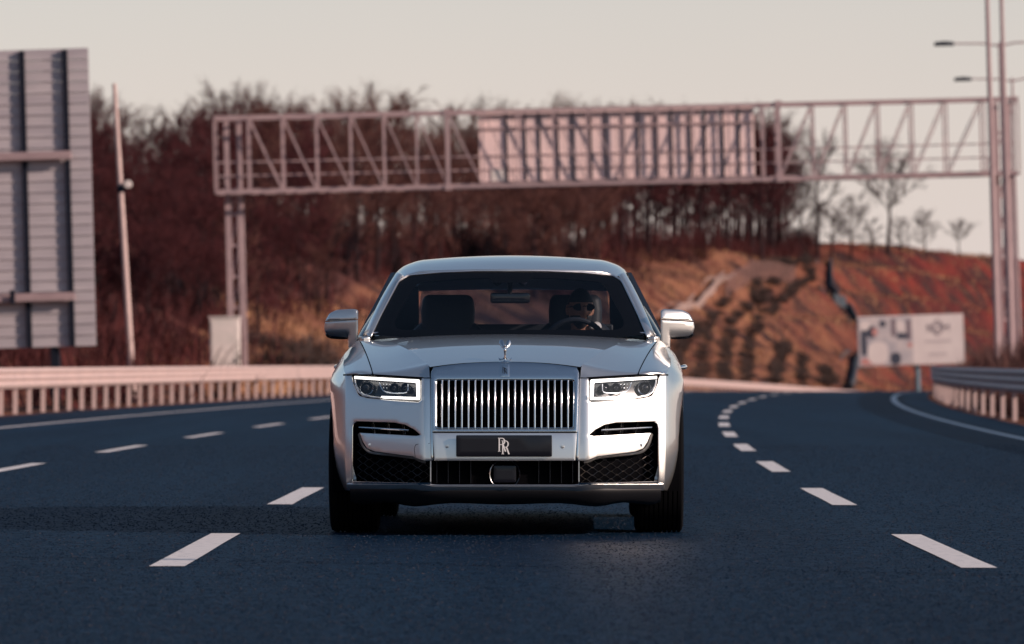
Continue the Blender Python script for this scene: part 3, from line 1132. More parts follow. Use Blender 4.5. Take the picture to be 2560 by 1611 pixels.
for _ in range(3300):
    px = rng.uniform(-80, 1560); u = rng.uniform(6.0, 30)
    if px < 560: u -= rng.uniform(0, 4.5)
    if px > 560 and u < 12.5: continue
    if px > 840 and u < 16.5: continue
    p = at_u(px, u) if _ % 4 == 0 else None
    if p is None:
        p = q_ + Vector((rng.uniform(-2.5, 2.5), rng.uniform(-3, 3), 0)); p.z = groundZ(p.x, p.y)
    else:
        q_ = p
    clump(mb, rng, p, rng.uniform(.5, 1.3), rng.uniform(.8, 2.6), 9, .022)
for _ in range(420):
    p = at_u(rng.uniform(1470, 2030), rng.uniform(25, 40), 300)
    clump(mb, rng, p, rng.uniform(.7, 1.6), rng.uniform(1.0, 3.6), 14, .03)
o = mb.build('undergrowth', 'scrub')
tag(o, 'tangled reddish brown undergrowth filling the wood and the hilltop stand', 'undergrowth', kind='stuff')
# dry grass tufts on the open slopes
mb = MB()
for _ in range(5200):
    px = rng.uniform(-40, 1300) if _ % 3 == 0 else rng.uniform(1480, 2540)
    if _ % 3 == 0:
        p = at_u(max(px, 560 + px * .55), rng.uniform(2.0, 13))
    else:
        p = at_u(px, rng.uniform(2.5, 30), 250)
    for k in range(4):
        a = rng.uniform(0, 6.28); w = .05
        b = p + Vector((rng.uniform(-.5, .5), rng.uniform(-.5, .5), -.03)); b.z = groundZ(b.x, b.y) - .03
        s = Vector((cos(a), sin(a), 0)) * w
        mb.add([b - s, b + s, b + Vector((rng.uniform(-.15, .15), rng.uniform(-.15, .15), rng.uniform(.15, .5)))], [(0, 1, 2)])
mat('dry_grass', (.38, .19, .095), .9, base2=(.20, .085, .05), scale=.2, lo=.4, hi=.6)
tag(mb.build('dry_grass', 'dry_grass'), 'dry yellow brown grass on the open slopes beyond the rail', 'grass', kind='stuff')

BUSH = []
for k in range(5):
    r_ = random.Random(90 + k)
    b = MB()
    clump(b, r_, (0, 0, 0), 1.0, 1.2, 150, .022)
    clump(b, r_, (.5 * (k % 2), .3, 0), .7, .8, 70, .022)
    BUSH.append(b.mesh('bush'))
BM = {}
def bush(p, r, h, m, label, group):
    k = random.randrange(5)
    if (k, m) not in BM:
        me = BUSH[k].copy(); me.materials.append(MATS[m]); BM[(k, m)] = me
    o = link('bush', BM[(k, m)], None, None, p)
    o.scale = (r, r, h); o.rotation_euler = (0, 0, random.uniform(0, 6.28))
    return tag(o, label, 'bush', group)
# near-black bushes added among the bare trees for the shadows between them
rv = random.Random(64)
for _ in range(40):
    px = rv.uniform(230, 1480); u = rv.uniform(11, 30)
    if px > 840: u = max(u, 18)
    bush(at_u(px, u), rv.uniform(.7, 1.5), rv.uniform(1.5, 4.2), 'wood_shade', 'near black bush added as shade among the bare trees of the hillside wood', 'bushes added as shade in the wood')
# dark bushes scattered over the yellow grass behind the cabinet
for px, u, r, h in ((612, 7.5, .8, .8), (640, 8.5, .9, .9), (668, 6, .9, .8), (700, 8, 1.1, 1.0), (735, 5.5, 1.0, .9), (772, 8, 1.3, 1.1), (800, 6, 1.0, 1.0), (830, 5, 1.2, .9), (655, 5, .6, .6)):
    bush(at_u(px, u), r, h, 'scrub_dark', 'dark round bush on the yellow grass between cabinet and car', 'bushes on the grass behind the cabinet')
# rows of dark scrub running down the cutting right of the car
random.seed(3)
rows = [((1745, 820), (1700, 870), (1680, 950)), ((1815, 745), (1770, 830), (1745, 950)), ((1890, 760), (1840, 800), (1812, 880), (1815, 955)), ((1905, 735), (1885, 830), (1865, 900), (1865, 958)), ((1960, 870), (1945, 905), (1940, 962)), ((2010, 905), (2000, 965)), ((2070, 925), (2062, 972)),
        ((2000, 640), (1960, 690), (1925, 720)), ((1965, 660), (1900, 690), (1880, 760)), ((2010, 640), (2020, 700), (1965, 745), (1920, 790)), ((1870, 690), (1930, 660))]
nb = 0
ORD = ('first', 'second', 'third', 'fourth', 'fifth', 'sixth', 'seventh')
for ri, r_ in enumerate(rows):
    pts = spline([Vector((a, b, 0)) for a, b in r_], 8)
    for q in pts[::1]:
        p = hit(q.x + random.uniform(-8, 8), q.y + random.uniform(-3, 3), 250)
        if p.y > 900: continue
        bush(p, random.uniform(.45, .9), random.uniform(.4, .95), 'scrub_dark', ('dark scrub bush in the ' + ORD[ri] + ' row down the cutting counted from the car') if ri < 7 else 'dark scrub bush in the upper patch below the hilltop trees', 'scrub rows on the cutting'); nb += 1
# low scrub hard behind the inner rail, throwing broken shade on its posts
rb = random.Random(21)
Y = 84
while Y < 150:
    p = at_o(O_RIGHT_RAIL + rb.uniform(.75, 1.3), Y); p.z = groundZ(p.x, p.y)
    bush(p, rb.uniform(.35, .7), rb.uniform(.35, .62), 'scrub_red', 'low red brown scrub hard behind the posts of the inner guard rail', 'scrub behind the inner rail posts')
    Y += rb.uniform(.8, 2.6)
# reddish bushes behind the inner rail, hiding the feet of the lamp posts
for px, Y, r, h in ((2432, 150, .55, 1.1), (2452, 160, .7, 1.25), (2470, 145, .7, 1.35), (2486, 165, .8, 1.5), (2500, 150, .8, 1.35), (2515, 142, .8, 1.5), (2530, 160, .9, 1.4), (2545, 148, .8, 1.25), (2556, 166, .9, 1.5), (2570, 150, .9, 1.4), (2462, 190, 1.0, 1.5), (2505, 200, 1.1, 1.6), (2540, 190, 1.1, 1.7)):
    p = ray(px, 905, Y); p.z = groundZ(p.x, Y)
    bush(p, r, h, 'scrub_red', 'dark red brown bush behind the inner guard rail at far right', 'bushes behind the inner rail')

# ------------------------------------------------------------------ drains, retaining kerb and fence on the cutting
def ribbon(name, pix, w, m, label, cat, lift=.25, y0=250, wall=.5):
    pts = []
    for a, b in pix:
        p = hit(a, b, y0)
        pts.append(p)
    c = spline(pts, 5)
    root_loc = c[-1].copy()
    b = MB(); vs = []; n = len(c)
    for i, p in enumerate(c):
        d = c[min(i + 1, n - 1)] - c[max(i - 1, 0)]; d.z = 0
        s = Vector((d.y, -d.x, 0)).normalized()
        z = groundZ(p.x, p.y)
        for k, dz in ((-w / 2 - .15, lift), (-w / 2, lift), (-w / 2 + .05, lift - wall), (w / 2 - .05, lift - wall), (w / 2, lift), (w / 2 + .15, lift), (w / 2 + .15, -.6), (-w / 2 - .15, -.6)):
            q = p + s * k
            vs.append((q.x - root_loc.x, q.y - root_loc.y, z + dz - root_loc.z))
    fs = []
    for i in range(n - 1):
        for k in range(8):
            fs.append((i * 8 + k, i * 8 + (k + 1) % 8, (i + 1) * 8 + (k + 1) % 8, (i + 1) * 8 + k))
    b.add(vs, fs)
    o = b.build(name, m)
    o.location = root_loc
    return tag(o, label, cat)
ribbon('drainage_channel', [(2060, 655), (2062, 700), (2078, 740), (2110, 775), (2145, 815), (2150, 850), (2132, 890), (2118, 935), (2108, 975)], 1.1, 'concrete_dark',
       'dark winding drainage channel running down the red cutting left of the billboard', 'drain', lift=.35)
mat('chute_concrete', (.36, .245, .205), .85, base2=(.26, .17, .15), scale=.8)
ribbon('concrete_chute', [(1822, 690), (1748, 744), (1640, 806)], .65, 'chute_concrete',
       'pale concrete chute slanting down the slope above the right door mirror', 'chute', lift=.30)
mat('fence_paint', (.26, .14, .12), .7)
def hill_fence():
    a = hit(1818, 688, 250); b = hit(1820, 655, 250); c = at_u(1960, 24)
    root = empty('hillside_fence', a)
    tag(root, 'pinkish post and mesh fence along the top of the cutting left of the drain', 'fence')
    path = [at_u(px, 19 + 3 * (px - 1818) / 140) for px in range(1818, 1990, 12)]
    prev = None
    for p in path:
        q = p - a
        MB().box((q.x, q.y, q.z + .8), (.12, .12, 1.9)).build('post', 'fence_paint', root)
        if prev is not None:
            for z in (.25, .7, 1.15, 1.6):
                MB().bar(prev + Vector((0, 0, z)), q + Vector((0, 0, z)), .035).build('wire', 'fence_paint', root)
            for t in (.2, .4, .6, .8):
                m_ = prev.lerp(q, t)
                MB().bar(m_ + Vector((0, 0, .2)), m_ + Vector((0, 0, 1.62)), .03).build('stay', 'fence_paint', root)
        prev = q
hill_fence()

# ------------------------------------------------------------------ billboard by the far bend
mat('board_white', (.70, .60, .57), .6, base2=(.64, .54, .52), scale=.7)
mat('board_ink', (.20, .15, .17), .6)
mat('board_faint', (.50, .42, .42), .6)
mat('board_grey', (.36, .33, .36), .6, base2=(.55, .47, .46), scale=1.3)
mat('board_dark', (.04, .045, .07), .6)
mat('board_pink', (.50, .22, .20), .6)
mat('blue_steel', (.10, .16, .20), .5)
def text_mesh(txt, size, ext=.01):
    cu = bpy.data.curves.new('t', 'FONT'); cu.body = txt; cu.size = size; cu.extrude = ext
    cu.align_x = 'CENTER'; cu.align_y = 'CENTER'
    to = bpy.data.objects.new('t', cu); COL.objects.link(to)
    dg = bpy.context.evaluated_depsgraph_get()
    me = bpy.data.meshes.new_from_object(to.evaluated_get(dg))
    bpy.data.objects.remove(to); bpy.data.curves.remove(cu)
    return me
def billboard():
    Y = 425.0
    k = Y / FPX
    c = ray(2293, 850, Y)
    root = empty('billboard', (c.x, Y, groundZ(c.x, Y)), (0, -LEAN * 1.2, 0))
    tag(root, 'wide roadside billboard with a picture half and a cream text half by the far bend', 'billboard')
    def L(px, py):
        return (px - 2293) * k, CAMH + (HOR - py) * k - root.location.z
    def plate(name, a, b, y, m, parent, d=.03):
        (x0, z1), (x1, z0) = L(*a), L(*b)
        return MB().box(((x0 + x1) / 2, y, (z0 + z1) / 2), (x1 - x0, d, z1 - z0)).build(name, m, parent)
    body = plate('panel', (2150, 788), (2415, 912), 0, 'board_white', root, .3)
    pic = plate('picture', (2152, 791), (2288, 910), -.17, 'board_grey', root)
    # flat print on the picture half: figure, vehicle and building shapes
    for a, b, m in (((2155, 797), (2180, 822), 'board_white'), ((2158, 822), (2172, 885), 'board_dark'), ((2172, 812), (2196, 842), 'board_dark'), ((2186, 818), (2200, 836), 'board_pink'),
                    ((2174, 852), (2225, 908), 'board_white'), ((2205, 800), (2222, 815), 'board_dark'), ((2234, 795), (2246, 840), 'board_ink'), ((2248, 832), (2276, 846), 'board_dark'),
                    ((2230, 880), (2256, 910), 'board_dark'), ((2272, 798), (2284, 850), 'board_ink'), ((2274, 856), (2286, 868), 'board_pink'), ((2156, 892), (2216, 909), 'board_pink'), ((2246, 800), (2268, 826), 'board_white')):
        (x0, z1), (x1, z0) = L(*a), L(*b)
        cx, cz = (x0 + x1) / 2, (z0 + z1) / 2
        rr = min(x1 - x0, z1 - z0) * .45
        poly = round_poly([(x0, z0, rr), (x1, z0, rr), (x1, z1, rr), (x0, z1, rr)], 4)
        y_ = -.19 - random.random() * .012
        MB().add([(p[0], y_, p[1]) for p in poly] + [(p[0], y_ + .02, p[1]) for p in poly],
                 [tuple(range(len(poly)))] + [(i, (i + 1) % len(poly), (i + 1) % len(poly) + len(poly), i + len(poly)) for i in range(len(poly))]).build('print_patch', m, pic)
    for txt, pos, size, m in (('S', (2328, 822), .62, 'board_ink'), ('O', (2350, 822), .62, 'board_ink'), ('H', (2372, 821), .62, 'board_ink'), ('O', (2324, 823), .01, 'board_ink'),
                              ('O', (2338, 822), .01, 'board_ink')):
        if size < .1: continue
        me = text_mesh(txt, size * 1.25)
        o = link('letter', me, m, root, (L(*pos)[0], -.172, L(*pos)[1])); o.rotation_euler = (pi / 2, 0, 0)
    x, z = L(2350, 821)
    MB().add([(x + .62 * cos(a) * q, -.172 - .01 * (1 - j % 2), z + .62 * sin(a) * q) for j, q in enumerate((1, .82)) for a in (0, pi / 2, pi, 3 * pi / 2)],
             [(0, 1, 5, 4), (1, 2, 6, 5), (2, 3, 7, 6), (3, 0, 4, 7)]).build('emblem', 'board_ink', root)
    for a, b in (((2320, 852), (2384, 858)), ((2328, 884), (2372, 890))):
        plate('text_line', a, b, -.165, 'board_faint', root, .02)
    p = L(2297, 910)
    MB().tube([(p[0], .35, -.3), (p[0], .35, p[1] + 1.0)], .20, 16).build('post', 'blue_steel', root)
    for z_ in (p[1] + .4, p[1] + 2.6):
        MB().box((0, .23, z_), (7.6, .12, .2)).build('beam', 'dark_steel', root)
billboard()
# ------------------------------------------------------------------ the car
def paint_material():
    m = bpy.data.materials.new('silver_paint'); m.use_nodes = True
    nt = m.node_tree; b = nt.nodes['Principled BSDF']; L = nt.links.new
    b.inputs['Base Color'].default_value = (.84, .815, .78, 1)
    b.inputs['Metallic'].default_value = .92
    b.inputs['Roughness'].default_value = .33
    b.inputs['Coat Weight'].default_value = 1
    b.inputs['Coat Roughness'].default_value = .02
    tc = nt.nodes.new('ShaderNodeTexCoord')
    n = nt.nodes.new('ShaderNodeTexNoise'); n.inputs['Scale'].default_value = 900
    L(tc.outputs['Object'], n.inputs['Vector'])
    bp = nt.nodes.new('ShaderNodeBump'); bp.inputs['Strength'].default_value = .04; bp.inputs['Distance'].default_value = .0005
    L(n.outputs['Fac'], bp.inputs['Height']); L(bp.outputs[0], b.inputs['Normal'])
    MATS['silver_paint'] = m
paint_material()
mat('satin_metal', (.62, .63, .64), .20, 1.0, bump=.02, bump_scale=40, bump_dist=.001)
mat('chrome', (.80, .79, .78), .07, 1.0)
mat('chrome_soft', (.72, .71, .70), .16, 1.0)
mat('black_plastic', (.008, .008, .010), .45, spec=.3, bump=.1, bump_scale=300, bump_dist=.0005)
mat('black_gloss', (.006, .007, .010), .12)
mat('void', (.002, .002, .003), .9, spec=.05)
mat('rubber', (.004, .004, .005), .9, spec=.08, bump=.15, bump_scale=90, bump_dist=.001)
mat('rim_metal', (.45, .45, .46), .25, 1.0)
mat('leather', (.010, .012, .017), .55, spec=.3)
mat('drl_light', (.9, .9, .9), .3, emit=(1.0, .93, .86), emit_s=2.0)
mat('lamp_chrome', (.55, .57, .60), .15, 1.0)
mat('mesh_metal', (.10, .09, .085), .3, 1.0)
mat('trim_bright', (.85, .80, .78), .38, 1.0)
mat('plate_black', (.006, .006, .010), .28)
mat('plate_white', (.72, .70, .69), .45)
mat('amber', (.5, .16, .03), .4)
mat('tail_red', (.25, .01, .01), .3)
glass_mat('windscreen', (.92, .94, .97), .30)
glass_mat('rear_glass', (.34, .46, .62), .8)
glass_mat('side_glass', (.84, .87, .90), .8)
glass_mat('lamp_glass', (.93, .94, .96), 1.0)

CARF = 31.2            # distance from the camera to the car's foremost plane
car = empty('car', (-.0395, CARF, 0), (0, 0, -.0118))
tag(car, 'silver luxury saloon with tall chrome grille driving towards the viewer', 'car')

BZ = [(.15, .14), (.20, .10), (.25, .04), (.30, .0), (.40, -.008), (.5, .0), (.59, .016), (.68, .036), (.78, .062), (.87, .094), (.93, .120), (.98, .145)]
def B(z): return interp(BZ, z)
def Sw(x):
    d = max(0, abs(x) - .455)
    return .50 * d + .20 * d * d
def F(x, z): return B(z) + Sw(x)
def FP(px, py, off=0.0):
    """left-hand photo pixel -> (half width, height) on the front face"""
    y = .1
    for _ in range(4):
        s = FPX / (CARF + y); cx = 1262 + 5.2 * y
        x = (cx - px) / s; z = CAMH + (HOR - py) / s
        y = F(x, z) + off
    return x, z
def LP(px, py, y):
    s = FPX / (CARF + y); cx = 1262 + 5.2 * y
    return (cx - px) / s, CAMH + (HOR - py) / s
def fmap(sg, off=0.0, f=F):
    return lambda a, b, d: Vector((sg * a, f(a, b) + off + d, b))
def P(*q):
    """list of (px, py[, r px]) -> rounded outline in metres on the front face"""
    out = []
    for t in q:
        x, z = FP(t[0], t[1])
        out.append((x, z, t[2] / 452 if len(t) > 2 else 0))
    return round_poly(out)

SIDES = ((-1, 'near side'), (1, 'off side'))
HEAD_NOTCH = [(1054, 946), (1053, 1001, 4), (1046, 1006, 3), (985, 1002), (920, 996, 10), (897, 990, 14), (884, 960, 10), (879, 939)]
for sg, _ in SIDES:
    # bumper skin: one outline around headlight, slot and the big corner intake
    out = P((1076, 946), *HEAD_NOTCH, (862, 938.5), (861, 1060), (862, 1160), (866, 1222, 4), (880, 1222), (880, 1066, 6), (886, 1054, 6),
            (985, 1057, 10), (1014, 1063, 12), (1036, 1075, 8), (1051, 1088, 1), (1040, 1090, 3), (898, 1082, 2), (907, 1106, 8), (917, 1122, 8), (938, 1130, 10),
            (1032, 1142, 5), (1048, 1149, 5), (1062, 1153), (1080, 1152))
    panel('bumper_skin', out, fmap(sg), 'silver_paint', car, step=.02, th=.03, r=.005, edge=.012)
    # deep black corner intake behind it, with the slot
    panel('intake_back', P((1090, 1150), (1090, 1040), (880, 1040), (870, 1222), (1090, 1222)), fmap(sg, .10), 'void', car, step=.05, th=.01)
    # turned-under edge of the blade
    lower = [FP(898, 1082), FP(906, 1108), FP(919, 1124), FP(938, 1131), FP(985, 1137), FP(1032, 1143), FP(1048, 1150), FP(1064, 1154)]
    r0 = [Vector((sg * x, F(x, z) + .012, z - .001)) for x, z in lower]
    cx_, cz_ = FP(1000, 1080)
    r1 = [Vector((sg * (x + (.010 if i < 4 else .0)), F(x, z) + .035, z - .012)) for i, (x, z) in enumerate(lower)]
    r2 = [Vector((sg * (x + (.006 if i < 4 else .0)), F(x, z) + .085, z - .016)) for i, (x, z) in enumerate(lower)]
    surf('blade_underside', [r0, r1, r2], 'silver_paint', car, 4, 4)
    # fine chrome outline of the intake: up the corner and along the foot
    tr = [FP(880.5, 1212), FP(880.5, 1140), FP(880.5, 1072), FP(883, 1060), FP(890, 1055)]
    MB().tube([Vector((sg * x, F(x, z) - .002, z)) for x, z in tr], .0038, 8).build('intake_trim', 'chrome_soft', car)
    q = P((881, 1203), (881, 1210), (1076, 1213), (1079, 1207), (985, 1206))
    panel('foot_trim', q, fmap(sg, -.012), 'chrome', car, step=.03, th=.04, r=.003)
    # slot: horizontal chrome bar and thin fins
    a = FP(897, 1069); b = FP(1022, 1076)
    n_ = 10
    pts = [(a[0] + (b[0] - a[0]) * i / n_, a[1] + (b[1] - a[1]) * i / n_) for i in range(n_ + 1)]
    MB().tube([Vector((sg * x, F(x, z) + .018, z)) for x, z in pts], [.004] + [.0062] * (n_ - 1) + [.004], 10).build('slot_bar', 'chrome', car)
    for px in (930, 968, 1006):
        x0, z0 = FP(px, 1059); x1, z1 = FP(px + 4, 1088)
        MB().bar((sg * x0, F(x0, z0) + .05, z0), (sg * x1, F(x1, z1) + .05, z1), .003, .03).build('slot_fin', 'chrome_soft', car)
    # wavy mesh in the corner intake
    mb = MB()
    xa, xb = FP(1074, 1180)[0], FP(892, 1180)[0]
    zlo, zhi = FP(1000, 1203)[1], FP(1000, 1100)[1]
    pitch = .034; rise = .0105
    j = 0
    z = zlo
    while z < zhi + .06:
        pl = []
        m_ = 44
        for i in range(m_ + 1):
            x = xa + (xb - xa) * i / m_
            zz = z + rise * (1 if j % 2 else -1) * cos(2 * pi * (x - xa) / (2 * pitch))
            # stop at the underside of the blade
            lim = FP(1000, 1146)[1] if x < FP(920, 1100)[0] else FP(1000, 1095)[1]
            if zz < lim: pl.append(Vector((sg * x, F(x, zz) + .05, zz)))
            else:
                if len(pl) > 1: mb.tube(pl, .0020, 4, cap=False)
                pl = []
        if len(pl) > 1: mb.tube(pl, .0020, 4, cap=False)
        z += rise * 2; j += 1

    mo = mb.build('intake_mesh', 'mesh_metal', car); tag(mo, kind='stuff')
    # parking sensor, bumper seam
    x, z = FP(924, 1113)
    MB().lathe([(.0, -.004), (.0095, -.003), (.0105, .0), (.0105, .02)], (sg * x, F(x, z), z), 'y', 20).build('parking_sensor', 'silver_paint', car)
    if sg < 0:   # seam of the towing-eye cover
        q_ = [FP(1038, 1143), FP(1036, 1124), FP(1038, 1115), FP(1044, 1111), FP(1074, 1109)]
        MB().tube(spline([Vector((sg * x, F(x, z) - .0003, z)) for x, z in q_], 4), .0013, 5).build('towing_cover_seam', 'void', car)
    # headlight
    hl = empty('headlight'); hl.parent = car
    glass_out = P((1050, 950, 3), (1049, 1000, 4), (985, 1000), (922, 993, 8), (901, 988, 14), (888, 962, 10), (884, 942, 3))
    panel('housing', P((1062, 940), (1060, 1010), (870, 1005), (868, 930)), fmap(sg, .085), 'black_gloss', hl, step=.04, th=.01)
    drl = P((1050, 949.5, 5), (1050, 1000.5, 3), (956, 996.5, 2), (951, 990.5, 2), (1041, 993.5, 2), (1040, 957.5, 4), (885, 947.5, 2), (885, 940.5, 2))
    panel('light_guide', drl, fmap(sg, .010), 'drl_light', hl, step=.02, th=.02, r=.003)
    # chrome bezel on the outer lower curve
    bz = [FP(886, 950), FP(890, 966), FP(897, 981), FP(908, 989), (FP(930, 993)), FP(952, 995)]
    MB().tube([Vector((sg * x, F(x, z) + .014, z)) for x, z in bz], [.004, .006, .007, .006, .005, .004], 8).build('bezel', 'silver_paint', hl)
    for px, rr in ((915, 17), (985, 12), (1013, 12)):
        x, z = FP(px, 971)
        r = rr / 452
        d0 = F(x, z) + .045
        ring = MB().lathe([(r * .80, .03), (r * .84, -.005), (r, -.010), (r * 1.06, .0), (r * 1.06, .05)], (sg * x, d0, z), 'y', 28).build('lens_ring', 'lamp_chrome', hl)
        MB().lathe([(0, -.014), (r * .3, -.012), (r * .6, -.004), (r * .8, .012), (r * .8, .03), (0, .031)], (0, 0, 0), 'y', 28).build('lens', 'black_gloss', ring, loc=(sg * x, d0, z))
    # inner U-shaped bright line
    u_ = [FP(948, 957), FP(953, 970), FP(962, 980), FP(990, 983), FP(1012, 982), FP(1019, 976), FP(1019, 961)]
    MB().tube(spline([Vector((sg * x, F(x, z) + .03, z)) for x, z in u_], 4), .0032, 8).build('light_bracket', 'lamp_chrome', hl)
    # little reflector facets
    mb = MB()
    for k in range(9):
        x, z = FP(958 + 8 * (k % 5), 962 + 9 * (k // 5))
        mb.lathe([(0, -.006), (.004, -.003), (.006, .01)], (sg * x, F(x, z) + .06, z), 'y', 8)
    tag(mb.build('reflector', 'lamp_chrome', hl), kind='stuff')
    panel('cover_glass', glass_out, fmap(sg, .004), 'lamp_glass', hl, step=.02, th=.006, r=.002)

# grille shell, slats, plate panel
def G(x, z): return B(z) - .030 + .05 * x * x
def gmap(off=0.0): return lambda a, b, d: Vector((a, G(a, b) + off + d, b))
def GP(*q, dx=0):
    out = []
    for t in q:
        s = FPX / (CARF + .02)
        out.append(((t[0] - 1262) / s, CAMH + (HOR - t[1]) / s, t[2] / 452 if len(t) > 2 else 0))
    return out
arc = []
for i in range(13):
    t = -1 + i / 6
    arc.append((1262 + 180 * t, 905.5 + 12.5 * t * t + 1.5 * abs(t) ** 6))
shell_out = round_poly(GP((1443, 1081), (1447, 931, 10), *[(a, b) for a, b in reversed(arc)][0:13], (1077, 931, 10), (1081, 1081)))
open_ = round_poly(GP((1087, 949, 9), (1437, 949, 9), (1436, 1073, 9), (1088, 1073, 9)))
panel('grille_shell', shell_out, gmap(-.008), 'satin_metal', car, step=.02, th=.06, r=.006, holes=[open_], edge=.012)
# inner lip of the opening
lip = round_poly(GP((1089, 951, 8), (1435, 951, 8), (1434, 1071, 8), (1090, 1071, 8)), 6)
MB().tube([Vector((a, G(a, b) + .002, b)) for a, b in resample(lip, .02)], .0045, 6, closed=True).build('grille_lip', 'chrome', car)
panel('grille_back', round_poly(GP((1080, 943), (1444, 943), (1444, 1078), (1080, 1078))), gmap(.11), 'void', car, step=.06, th=.01)
BAR_Z0 = CAMH + (HOR - 1073) / 455.5; BAR_Z1 = CAMH + (HOR - 950.5) / 455.5
gb = None
for i in range(20):
    s_ = 455.5
    x = ((1105 + 16.58 * i) - 1262) / s_
    mb = MB()
    # hexagonal slat with a rounded nose, bowed in profile
    prof = [(-.0058, .030), (-.0064, .010), (-.0050, .0025), (-.0025, -.0005), (0, -.0015), (.0025, -.0005), (.0050, .0025), (.0064, .010), (.0058, .030)]
    m_ = 22; vs = []
    for k in range(m_ + 1):
        z = BAR_Z0 + (BAR_Z1 - BAR_Z0) * k / m_
        q = (z - .675)
        y = .012 + .20 * q + .42 * q * q
        for a, b in prof: vs.append((x + a, y + b - .012 + .05 * x * x, z))
    n_ = len(prof)
    mb.add(vs, [(k * n_ + c, k * n_ + c + 1, (k + 1) * n_ + c + 1, (k + 1) * n_ + c) for k in range(m_) for c in range(n_ - 1)])
    mb.build('grille_slat', 'chrome', car, ang=50)
# painted panel that carries the number plate
pp = round_poly(GP((1082, 1082.5), (1442, 1082.5), (1438, 1152, 2), (1086, 1152, 2)))
panel('plate_panel', pp, gmap(-.004), 'silver_paint', car, step=.03, th=.05, r=.004)
for sg in (-1, 1):
    a_ = 1262 + sg * 181; b_ = 1262 + sg * 177
    st = GP((1262 + sg * 186, 934), (1262 + sg * 182.5, 934), (1262 + sg * 178.5, 1151), (1262 + sg * 184, 1151))
    panel('grille_side_trim', [p[:2] for p in st], gmap(.006), 'chrome_soft', car, step=.03, th=.04, r=.002)
plate = panel('number_plate', round_poly(GP((1141, 1088, 3), (1380, 1088, 3), (1380, 1141, 3), (1141, 1141, 3))), lambda a, b, d: Vector((a, -.062 + d, b)), 'plate_black', car, step=.06, th=.016, r=.002)
for px, py in ((1118, 1116), (1406, 1117)):
    (x, z, _), = GP((px, py))
    MB().lathe([(0, -.004), (.0095, -.003), (.0105, .0), (.0105, .02)], (x, G(x, z) - .004, z), 'y', 20).build('parking_sensor', 'silver_paint', car)

def monogram(cx, cz, w, h, y, m, parent, th=.004):
    """two interlaced serif capitals R, the second lower and to the right"""
    def strokes(ox, oz, W, H):
        t = W * .17
        out = []
        out.append([(ox, oz), (ox + t, oz), (ox + t, oz + H), (ox, oz + H)])                      # stem
        out.append([(ox - t * .5, oz), (ox + t * 1.5, oz), (ox + t * 1.5, oz + t * .45), (ox - t * .5, oz + t * .45)])
        out.append([(ox - t * .5, oz + H - t * .45), (ox + t, oz + H - t * .45), (ox + t, oz + H), (ox - t * .5, oz + H)])
        # bowl
        n = 10; cx0 = ox + W * .45; cz0 = oz + H * .74; rz = H * .26; rx = W * .42
        outer = [(ox + t, oz + H)] + [(cx0 + rx * cos(a), cz0 + rz * sin(a)) for a in [pi / 2 - pi * i / n for i in range(n + 1)]] + [(ox + t, oz + H * .48)]
        inner = [(ox + t, oz + H * .53)] + [(cx0 + (rx - t) * cos(a), cz0 + (rz - t * .6) * sin(a)) for a in [-pi / 2 + pi * i / n for i in range(n + 1)]] + [(ox + t, oz + H - t * .55)]
        for i in range(len(outer) - 1):
            j = len(inner) - 1 - i
            out.append([outer[i], outer[i + 1], inner[j - 1], inner[j]])
        # leg
        out.append([(ox + W * .48, oz + H * .50), (ox + W * .68, oz + H * .50), (ox + W * .98, oz + t * .3), (ox + W * 1.0, oz), (ox + W * .80, oz)])
        return out
    W = w * .66; H = h * .84
    for k, (ox, oz) in enumerate(((cx - w / 2, cz - h / 2 + h * .16), (cx - w / 2 + w * .30, cz - h / 2))):
        mb = MB()
        for st in strokes(ox, oz, W, H):
            n = len(st)
            yy = y - .0006 * k
            mb.add([(a, yy, b) for a, b in st] + [(a, yy + th, b) for a, b in st],
                   [tuple(range(n))] + [(i, (i + 1) % n, (i + 1) % n + n, i + n) for i in range(n)])
        mb.build('letter', m, parent)
(x, z, _), = GP((1261.5, 1115))
monogram(x, z, 29 / 455.5, 41 / 455.5, -.0655, 'plate_white', plate)
# badge over the grille
(bx0, bz0, _), (bx1, bz1, _) = GP((1251, 942.5), (1273, 910.5))
def badge_y(z): return G(0, z) - .008
bdg = panel('badge', round_poly([(bx0, bz0, .004), (bx1, bz0, .004), (bx1, bz1, .004), (bx0, bz1, .004)]), lambda a, b, d: Vector((a, badge_y(b) - .006 + d, b)), 'chrome', car, step=.02, th=.008, r=.003)
inn = .0055
bf = panel('badge_field', [(bx0 + inn, bz0 + inn), (bx1 - inn, bz0 + inn), (bx1 - inn, bz1 - inn), (bx0 + inn, bz1 - inn)], lambda a, b, d: Vector((a, badge_y(b) - .0068 + d, b)), 'satin_metal', bdg, step=.02, th=.003, r=.001)
zc_ = (bz0 + bz1) / 2
tilt = empty('badge_letters', (0, badge_y(zc_) - .0078, zc_)); tilt.parent = bdg
tilt.rotation_euler = (-atan((badge_y(bz1) - badge_y(bz0)) / (bz1 - bz0)), 0, 0)
monogram(0, 0, .026, .036, -.001, 'plate_black', tilt, .002)

